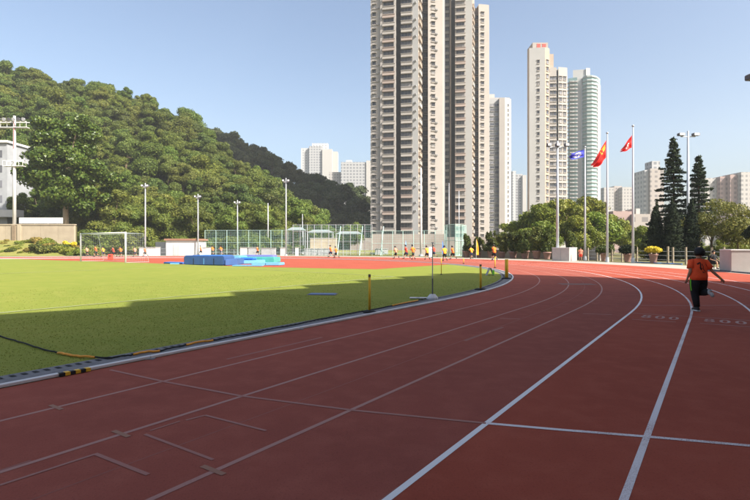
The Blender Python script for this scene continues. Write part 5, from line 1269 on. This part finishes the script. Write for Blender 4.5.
def person_meshes(J, sc=1.0, sub=1, detail=False, long_trousers=False, bulk=1.0):
    """J: joints of the pose. Returns meshes of body, hair, shirt, trousers, shoes (and more when detailed)"""
    V, E, Rr = [], [], []
    def add(p, r, par=None):
        V.append(p); Rr.append(r); i = len(V) - 1
        if par is not None: E.append((par, i))
        return i
    pel = add(J['pelvis'], .105 * sc); sp = add(J['spine'], .10 * sc, pel); ch = add(J['chest'], .115 * sc, sp); nk = add(J['neck'], .052 * sc, ch)
    h1 = add(J['head'], .082 * sc, nk); h2 = add(J['crown'], .066 * sc, h1)
    for s in 'lr':
        sh = add(J['sh_' + s], .058 * sc, ch); ua = add(lerp3(J['sh_' + s], J['el_' + s], .5), .046 * sc, sh); el = add(J['el_' + s], .037 * sc, ua); fa = add(lerp3(J['el_' + s], J['wr_' + s], .4), .036 * sc, el); wr = add(J['wr_' + s], .025 * sc, fa)
        pm = add(lerp3(J['wr_' + s], J['ha_' + s], .55), (.034 * sc, .018 * sc), wr)
        if not detail: add(J['ha_' + s], .016 * sc, pm)
        else: add(lerp3(J['wr_' + s], J['ha_' + s], .8), (.034 * sc, .015 * sc), pm)
        hp = add(J['hi_' + s], .085 * sc, pel); th = add(lerp3(J['hi_' + s], J['kn_' + s], .45), .075 * sc, hp); kn = add(J['kn_' + s], .052 * sc, th); cf = add(lerp3(J['kn_' + s], J['an_' + s], .35), .052 * sc, kn); an = add(J['an_' + s], .034 * sc, cf); add(J['to_' + s], .028 * sc, an)
    out = {'body': skin_mesh('body', V, E, Rr, pel, sub)}
    seg = 20 if detail else 10
    mb = MB(); hd = Vector(J['head']); cr = Vector(J['crown']); ax = (cr - Vector(J['neck'])).normalized(); bk = Vector(J['back']).normalized()
    c = hd + ax * .045 * sc + bk * .02 * sc; n1, n2 = (9, 18) if detail else (6, 10); rg3 = np.random.default_rng(5); base = len(mb.v); side = ax.cross(bk).normalized()
    for i in range(n1 + 1):
        t_ = PI * (.74 if detail else .68) * i / n1
        for j in range(n2):
            ph = 2 * PI * j / n2; rr = (.130 if detail else .112) * (1 if i < n1 else .9) * sc * (1 + rg3.uniform(-.06, .07)); fr = math.cos(ph)
            drop = 1.0 if fr > -.35 else .62          # shorter at the face
            tt = t_ * drop; q = c + ax * (math.cos(tt) * rr * 1.08) + bk * (fr * math.sin(tt) * rr * 1.05) + side * (math.sin(ph) * math.sin(tt) * rr * .92); mb.v.append(tuple(q))
    for i in range(n1):
        for j in range(n2): j2 = (j + 1) % n2; mb.f.append((base + i * n2 + j, base + (i + 1) * n2 + j, base + (i + 1) * n2 + j2, base + i * n2 + j2)); mb.m.append(0)
    out['hair'] = mb.mesh('hair', 'hair', True)
    # shirt: torso loft and two sleeves
    pe, sn, cs, ne = [Vector(J[k]) for k in ('pelvis', 'spine', 'chest', 'neck')]; shl, shr = Vector(J['sh_l']), Vector(J['sh_r']); sw = (shr - shl).length / 2; yaw = math.atan2((shr - shl).y, (shr - shl).x)
    mb = MB(); rings = [(pe + Vector((0, 0, -.035 * sc)), .172 * sc, .125 * sc), (pe + Vector((0, 0, .05 * sc)), .176 * sc, .13 * sc), (sn, .168 * sc, .122 * sc), (sn.lerp(cs, .6), .178 * sc, .125 * sc), (cs + Vector((0, 0, .02)), sw * 1.02, .118 * sc), ((shl + shr) / 2 + Vector((0, 0, .025 * sc)), sw * .97, .095 * sc), ((shl + shr) / 2 + Vector((0, 0, .058 * sc)), sw * .72, .075 * sc), (ne + Vector((0, 0, .0)), .066 * sc, .064 * sc)]
    rings = [(c_, rx_ * (bulk if q_ < 4 else 1.03), ry_ * bulk) for q_, (c_, rx_, ry_) in enumerate(rings)]; mb.loft(rings, seg); cy, sy = math.cos(yaw), math.sin(yaw)
    for k in range(len(mb.v)):
        r_ = rings[k // seg][0]; dx, dy = mb.v[k][0] - r_.x, mb.v[k][1] - r_.y; wob = 1 + ((.022 * math.sin(k * 2.3) + .03 * math.sin((k % seg) * 1.9 + (k // seg) * 1.3)) if detail else 0); mb.v[k] = (r_.x + (dx * cy - dy * sy) * wob, r_.y + (dx * sy + dy * cy) * wob, mb.v[k][2])
    for s in 'lr':
        a, b = Vector(J['sh_' + s]), Vector(J['el_' + s]); i_ = (shl + shr) / 2
        mb.tube([a.lerp(i_, .35) + Vector((0, 0, .015 * sc)), a, a.lerp(b, .35), a.lerp(b, .68)], [.06 * sc, .078 * sc, .078 * sc, .083 * sc], seg)
    out['shirt'] = mb.mesh('shirt', 'shirt_orange', True)
    mb = MB(); wst = pe + Vector((0, 0, .04 * sc)); mb.loft([(pe + Vector((0, 0, -.11 * sc)), .15 * sc, .11 * sc), (pe + Vector((0, 0, -.04 * sc)), .165 * sc, .12 * sc), (wst, .158 * sc, .115 * sc)], seg)
    for s in 'lr':
        a, k, n_ = Vector(J['hi_' + s]), Vector(J['kn_' + s]), Vector(J['an_' + s])
        if long_trousers: mb.tube([a + Vector((0, 0, .04 * sc)), a.lerp(k, .3), a.lerp(k, .7), k, k.lerp(n_, .4), k.lerp(n_, .94)], [.112 * sc, .122 * sc, .108 * sc, .090 * sc, .082 * sc, .066 * sc], seg)
        else: mb.tube([a + Vector((0, 0, .04 * sc)), a.lerp(k, .3), a.lerp(k, .85)], [.10 * sc, .105 * sc, .096 * sc], seg)
    out['trousers'] = mb.mesh('trousers', 'trousers_black', True)
    for s in 'lr':
        mb = MB(); a, t_ = Vector(J['an_' + s]), Vector(J['to_' + s]); dirn = (t_ - a); up = Vector((0, 0, .04 * sc)) if dirn.z > -.12 else Vector((0, .03 * sc, .02 * sc)); heel = a - Vector((dirn.x, dirn.y, 0)).normalized() * .045 * sc if dirn.z > -.12 else a
        f_ = a.lerp(t_, .5)
        mb.tube([a + up * .8, heel.lerp(f_, .15) - Vector((0, 0, .02 * sc)), f_ - Vector((0, 0, .004 * sc)), t_, t_ + dirn * .15], [.042 * sc, .050 * sc, .046 * sc, .040 * sc, .018 * sc], seg); out['shoe_' + s] = mb.mesh('shoe', 'shoe_dark', True)
    return out
def run_pose(ph, yaw, lean=.08):
    """a running stride; ph mirrors legs, yaw is the heading (0 = away from the camera)"""
    J = {}
    f = 1 if ph > 0 else -1; A = abs(ph)
    J['pelvis'] = (0, 0, .82); J['spine'] = (0, .03, 1.0); J['chest'] = (0, .07, 1.20); J['neck'] = (0, .10, 1.33); J['head'] = (0, .13, 1.45); J['crown'] = (0, .14, 1.52)
    for s, x in (('l', -1), ('r', 1)):
        fw = f * x
        J['hi_' + s] = (x * .085, 0, .79); J['sh_' + s] = (x * .165, .08, 1.25)
        if fw > 0:   # leading leg
            J['kn_' + s] = (x * .09, .22 * A, .50); J['an_' + s] = (x * .08, .22 * A, .12 + .05 * A); J['to_' + s] = (x * .09, .38 * A + .05, .12)
            J['el_' + s] = (x * .24, -.16, 1.03); J['wr_' + s] = (x * .20, -.02, .90); J['ha_' + s] = (x * .18, .09, .93)
        else:
            J['kn_' + s] = (x * .09, -.06, .44); J['an_' + s] = (x * .08, -.36 * A, .16 + .18 * A); J['to_' + s] = (x * .08, -.40 * A, .04 + .12 * A)
            J['el_' + s] = (x * .23, .12, 1.02); J['wr_' + s] = (x * .15, .32, 1.10); J['ha_' + s] = (x * .12, .38, 1.17)
    mz = min(J['to_l'][2], J['to_r'][2], J['an_l'][2] - .05, J['an_r'][2] - .05); c, s_ = math.cos(yaw), math.sin(yaw)
    J = {k: (x * c - y * s_, x * s_ + y * c, z - mz + .03) for k, (x, y, z) in J.items()}; J['back'] = (math.sin(yaw), -math.cos(yaw), 0); return J
def stand_pose(seated=False):
    J = {'pelvis': (0, 0, .88), 'spine': (0, 0, 1.05), 'chest': (0, 0, 1.26), 'neck': (0, .01, 1.42), 'head': (0, -.01, 1.54), 'crown': (0, -.01, 1.61)}
    for s, x in (('l', -1), ('r', 1)):
        J['hi_' + s] = (x * .09, 0, .86); J['kn_' + s] = (x * .10, -.02, .48); J['an_' + s] = (x * .10, .01, .09); J['to_' + s] = (x * .12, -.14, .03); J['sh_' + s] = (x * .17, 0, 1.33); J['el_' + s] = (x * .24, .02, 1.07); J['wr_' + s] = (x * .22, -.10, .86); J['ha_' + s] = (x * .21, -.14, .76)
    if seated:
        J = {k: (p[0], p[1], p[2] - .42) for k, p in J.items()}
        for s, x in (('l', -1), ('r', 1)): J['kn_' + s] = (x * .14, -.40, .48); J['an_' + s] = (x * .14, -.42, .09); J['to_' + s] = (x * .15, -.56, .03); J['wr_' + s] = (x * .12, -.28, .56); J['ha_' + s] = (x * .08, -.34, .53)
    J['back'] = (0, 1, 0); return J
def set_mat(o, m):
    o.material_slots[0].link = 'OBJECT'; o.material_slots[0].material = MATS[m]
def person(meshes, label, loc, rz, shirt, trousers, scale=1.0, shoes='shoe_dark', group=None):
    root = thing('person', label, 'person', loc, rz, group); root.scale = (scale,) * 3
    for k, nm in (('body', 'body'), ('hair', 'hair'), ('shirt', 'shirt'), ('trousers', 'shorts'), ('shoe_l', 'shoe'), ('shoe_r', 'shoe')):
        o = link(nm, meshes[k], root)
        if k == 'shirt': set_mat(o, shirt)
        if k == 'trousers': set_mat(o, trousers)
        if k.startswith('shoe'): set_mat(o, shoes)
    return root
POSES = [person_meshes(run_pose(p, 0), 1.0, 1) for p in (1.0, -1.0, .6, -.75)]
SH = 1.52      # pose height
runners = [  # photo column, foot row, head row, pose, heading (deg, 90 = towards the left), shirt, label
 (396, 258.4, 246.8, 0, 70, 'vest_pink', 'runner in an orange and white top leading the group before the green fence'),
 (406.5, 258.7, 245.6, 1, 65, 'vest_red', 'runner in a red shirt beside the pale blue banner'),
 (413.3, 259.6, 245.8, 2, 60, 'vest_orange', 'runner in an orange red shirt just left of the stout white pole'),
 (427.2, 259.6, 246.6, 3, 40, 'vest_yellow', 'runner in a yellow shirt left of the narrow white panel'),
 (434.2, 257.6, 245.8, 0, 75, 'vest_red', 'runner in an orange shirt striding right of the narrow white panel'),
 (444.8, 261.0, 246.6, 3, 20, 'vest_yellow', 'runner in a yellow shirt in front of the blue banner'),
 (453.0, 259.2, 246.6, 1, 50, 'vest_orange', 'runner in an orange shirt in front of the netted cage'),
 (471.6, 258.9, 246.8, 2, 45, 'vest_yellow', 'runner in a yellow shirt beside the orange banner'),
 (475.0, 257.2, 245.0, 0, 60, 'vest_orange', 'runner in an orange shirt behind the orange banner'),
 (494.4, 260.3, 245.6, 3, 25, 'vest_orange', 'lone runner in orange before the potted junipers, last of the group'),
 (331, 257.0, 245.6, 1, 70, 'vest_orange', 'runner in orange with navy shorts before the tan hut'),
 (336.3, 258.0, 247.0, 0, 80, 'vest_orange', 'runner in an orange vest following by the tan hut'),
 (257.8, 255.6, 246.4, 1, 85, 'vest_orange', 'runner in orange behind the teal mats'),
 (221.2, 255.4, 246.2, 0, 90, 'vest_orange', 'right hand runner of three in orange behind the navy mat'),
 (212.8, 255.4, 246.2, 2, 90, 'vest_orange', 'middle runner of three in orange behind the navy mat'),
 (201.0, 255.4, 246.0, 1, 90, 'vest_orange', 'runner in orange between the white shed and the white cupboard'),
 (185.2, 255.2, 245.8, 3, 90, 'vest_pink', 'runner in a pale orange vest before the shed wall, walking ahead of another'),
 (188.2, 255.2, 245.8, 0, 90, 'vest_pink', 'runner in a pale orange vest close behind another at the shed wall'),
 (145.2, 256.4, 247.4, 1, 100, 'vest_orange', 'runner in orange beside the slim pole right of the goal'),
 (135.2, 256.6, 247.2, 0, 100, 'vest_pink', 'runner in pale orange seen through the side of the goal net'),
 (120.8, 256.8, 247.0, 2, 105, 'vest_orange', 'runner in orange seen through the net near the right goal post'),
 (113.6, 257.2, 247.0, 1, 105, 'vest_red', 'runner in red seen through the net beyond the red pad'),
 (103.4, 256.8, 247.0, 0, 105, 'vest_yellow', 'runner in yellow orange seen through the middle of the net'),
 (96.2, 256.8, 246.0, 3, 105, 'vest_orange', 'runner in orange seen through the net near the left goal post'),
 (87.2, 256.2, 247.2, 2, 105, 'vest_pink', 'runner half hidden by the left goal post'),
 (80.8, 255.6, 244.0, 1, 110, 'vest_orange', 'runner in orange just outside the left goal post'),
]
for i, (px, yf, yh, ps, hd, sh_, lb) in enumerate(runners):
    x, y = gp(px, yf); h = min(1.86, max(1.5, 1.08 * (yf - yh) * y / F))
    person(POSES[ps], lb, (x, y, 0.0), math.radians(hd), sh_, ('trousers_black', 'shorts_navy', 'shorts_green')[i % 3], h / SH)
ST = person_meshes(stand_pose(), 1.0, 1)
x, y = gp(575, 260.6); person(ST, 'person in a white top standing at the bright side of the white cabin', (x, y + .7, 0), .5, 'bib_white', 'shorts_green', .98)
x, y = gp(580.6, 261.2); person(ST, 'person in a pink and white top standing left of the first flagpole', (x, y, 0), -.5, 'vest_pink', 'vest_red', .9)
SD = person_meshes(stand_pose(True), 1.0, 1); x, y = ringpt(713.6, 52.3); y = y; person(SD, 'person in dark clothes sitting on a black chair left of the pale cabin', (x, y, 0), .2, 'trousers_black', 'trousers_black', 1.05)
chr_ = thing('black_chair', 'black chair under the sitting person near the pale cabin', 'chair', (x, y, 0), .2); mb = MB(); mb.box(-.26, .26, -.30, .22, .33, .38); mb.build('seat', 'black_rubber', chr_, bevel=.015); mb = MB(); mb.box(-.26, .26, .225, .26, .38, .95); mb.build('backrest', 'black_rubber', chr_, bevel=.012)
for sx in (-.23, .23):
    for sy in (-.27, .2): mb = MB(); mb.tube([(sx, sy, 0), (sx, sy, .329)], .02, 6); mb.build('leg', 'black_rubber', chr_)

# the boy on the track, running away from the camera
J = {'pelvis': (0, 0, .80), 'spine': (0, .01, .97), 'chest': (.005, .03, 1.12), 'neck': (.03, .05, 1.285), 'head': (.045, .07, 1.385), 'crown': (.05, .08, 1.45),
     'hi_l': (-.088, 0, .775), 'kn_l': (-.06, .05, .42), 'an_l': (-.055, -.03, .085), 'to_l': (-.065, .12, .035),
     'hi_r': (.088, .0, .775), 'kn_r': (.115, .10, .43), 'an_r': (.15, -.20, .50), 'to_r': (.175, -.27, .39),
     'sh_l': (-.165, .03, 1.205), 'el_l': (-.215, -.03, .97), 'wr_l': (-.235, .05, .80), 'ha_l': (-.245, .09, .69),
     'sh_r': (.175, .03, 1.20), 'el_r': (.315, -.03, .965), 'wr_r': (.49, -.05, .80), 'ha_r': (.575, -.05, .715), 'back': (0, -1, .1)}
BM = person_meshes(J, 1.0, 2, True, True, 1.17)
bx, by = gp(696.6, 311.2)
boy = thing('person', 'child in an orange red shirt and black trousers running away along the lanes', 'person', (bx + .05, by, 0.005), -.06)
link('body', BM['body'], boy); link('hair', BM['hair'], boy); link('shirt', BM['shirt'], boy); tr_ = link('trousers', BM['trousers'], boy)
for k in ('shoe_l', 'shoe_r'): so = link('shoe', BM[k], boy); set_mat(so, 'shoe_dark' if k == 'shoe_l' else 'grey_panel')
def fingers(wr, ha, side, name='hand_fingers'):
    w, h_ = Vector(wr), Vector(ha); d = (h_ - w).normalized(); perp = d.cross(Vector((0, 1, 0))).normalized() * side; cur = Vector((0, 1, 0)); mb = MB(); palm = w + (h_ - w) * .62
    mb.tube([w, w.lerp(palm, .5), palm], [.023, .03, .028], 10, ell=.6)
    for k, L in enumerate((.062, .07, .066, .052)):
        b0 = palm + perp * (.021 - .014 * k); mb.tube([b0 - d * .01, b0 + d * L * .45, b0 + d * L * .8 + cur * .014, b0 + d * L + cur * .03], [.0085, .008, .0072, .006], 6)
    t0 = w.lerp(palm, .45) + perp * .026; mb.tube([t0 - perp * .008, t0 + perp * .018 + d * .02, t0 + perp * .022 + d * .045 + cur * .01], [.0105, .009, .007], 6); mb.build('hand', 'skin', boy, smooth=True)
fingers(J['wr_l'], J['ha_l'], 1); fingers(J['wr_r'], J['ha_r'], -1)
# ears, wristband, stripe down the left leg, print on the shirt back, shoe sole
for sx in (-1, 1):
    mb = MB(); c = Vector(J['head']) + Vector((sx * .083, .012, .0)); mb.loft([((c.x, c.y, c.z - .03), .006, .010), ((c.x + sx * .006, c.y, c.z - .01), .010, .018), ((c.x + sx * .010, c.y - .004, c.z + .015), .011, .022), ((c.x + sx * .006, c.y, c.z + .032), .006, .012)], 8); mb.build('ear', 'skin', boy, smooth=True)
w = Vector(J['wr_r']); e = Vector(J['el_r']); mb = MB(); mb.tube([w.lerp(e, .02), w.lerp(e, .14)], .030, 12); mb.build('wristband', 'yellow_post', boy, smooth=True)
def on_leg(t, off=.0):
    a, k, n_ = Vector(J['hi_l']), Vector(J['kn_l']), Vector(J['an_l']); p = a.lerp(k, t); return p
mb = MB(); pv = None
for q in range(9):
    t_ = q / 8 * .78; r_ = (.122 if t_ < .4 else .122 - (t_ - .4) * .05) + .005; p = on_leg(t_)
    cur_ = [p + Vector((math.cos(a_) * r_, math.sin(a_) * r_, 0)) for a_ in (PI + .12, PI + .26, PI + .40)]
    if q == 0: cur_ = [c_ + Vector((-.004, -.004, .01)) for c_ in cur_]
    if pv:
        for i_ in range(2): mb.quad(tuple(pv[i_]), tuple(cur_[i_]), tuple(cur_[i_ + 1]), tuple(pv[i_ + 1]))
    pv = cur_
mb.build('side_stripe', 'green_stripe', tr_, smooth=True)
# dark figure-like print on the back of the shirt, as broken strokes
from mathutils.bvhtree import BVHTree
sh_me = BM['shirt']; bvh = BVHTree.FromPolygons([v_.co.copy() for v_ in sh_me.vertices], [tuple(p_.vertices) for p_ in sh_me.polygons])
def on_back(x, z):
    hit = bvh.ray_cast(Vector((x, -1, z)), Vector((0, 1, 0))); return (hit[0] + Vector((0, -.006, 0))) if hit[0] else Vector((x, -.1, z))
mb = MB()
def stroke(pts, w_):
    L_ = []
    for k in range(len(pts)):
        a_ = Vector(pts[max(k - 1, 0)]); b_ = Vector(pts[min(k + 1, len(pts) - 1)]); t_ = (b_ - a_).normalized(); n_ = Vector((-t_.y, t_.x)) * w_ / 2; p = Vector(pts[k]); L_.append((p + n_, p - n_))
    for (a_, b_), (c_, d_) in zip(L_[:-1], L_[1:]): mb.quad(*[tuple(on_back(q_.x, q_.y)) for q_ in (b_, d_, c_, a_)])
stroke([(-.085, 1.15), (-.04, 1.18), (-.01, 1.19)], .035); stroke([(-.015, 1.17), (-.02, 1.11), (-.03, 1.06), (-.005, 1.01)], .03); stroke([(.02, 1.16), (.04, 1.09), (.035, 1.04), (.07, .99), (.10, .955)], .018); stroke([(-.03, 1.06), (.02, 1.055)], .018); stroke([(.13, 1.16), (.15, 1.10)], .014); stroke([(.01, .965), (.06, .945)], .02)
mb.build('shirt_print', 'print_dark', boy)
a_ = Vector(J['an_l']); mb = MB(); mb.hexa([(a_.x - .045, a_.y - .085), (a_.x + .04, a_.y - .085), (a_.x + .04, a_.y + .19), (a_.x - .055, a_.y + .19)], .0, .028); mb.build('shoe_sole', 'shoe_white', boy, bevel=.008)

# ------------------------------------------------------------------ thin daylight haze
hz = bpy.data.materials.new('haze_air'); hz.use_nodes = True; nt = hz.node_tree; nt.nodes.clear()
ho = nt.nodes.new('ShaderNodeOutputMaterial'); hv = nt.nodes.new('ShaderNodeVolumePrincipled'); hv.inputs['Density'].default_value = 0.00030; hv.inputs['Color'].default_value = (.95, .99, 1, 1); hv.inputs['Anisotropy'].default_value = 0.1
nt.links.new(hv.outputs[0], ho.inputs['Volume']); MATS['haze_air'] = hz
mb = MB(); mb.box(-620, 620, -140, 640, -1.5, 150); hb = mb.build('haze', 'haze_air'); tag(hb, 'thin pale haze hanging over the whole ground', 'haze', kind='stuff')
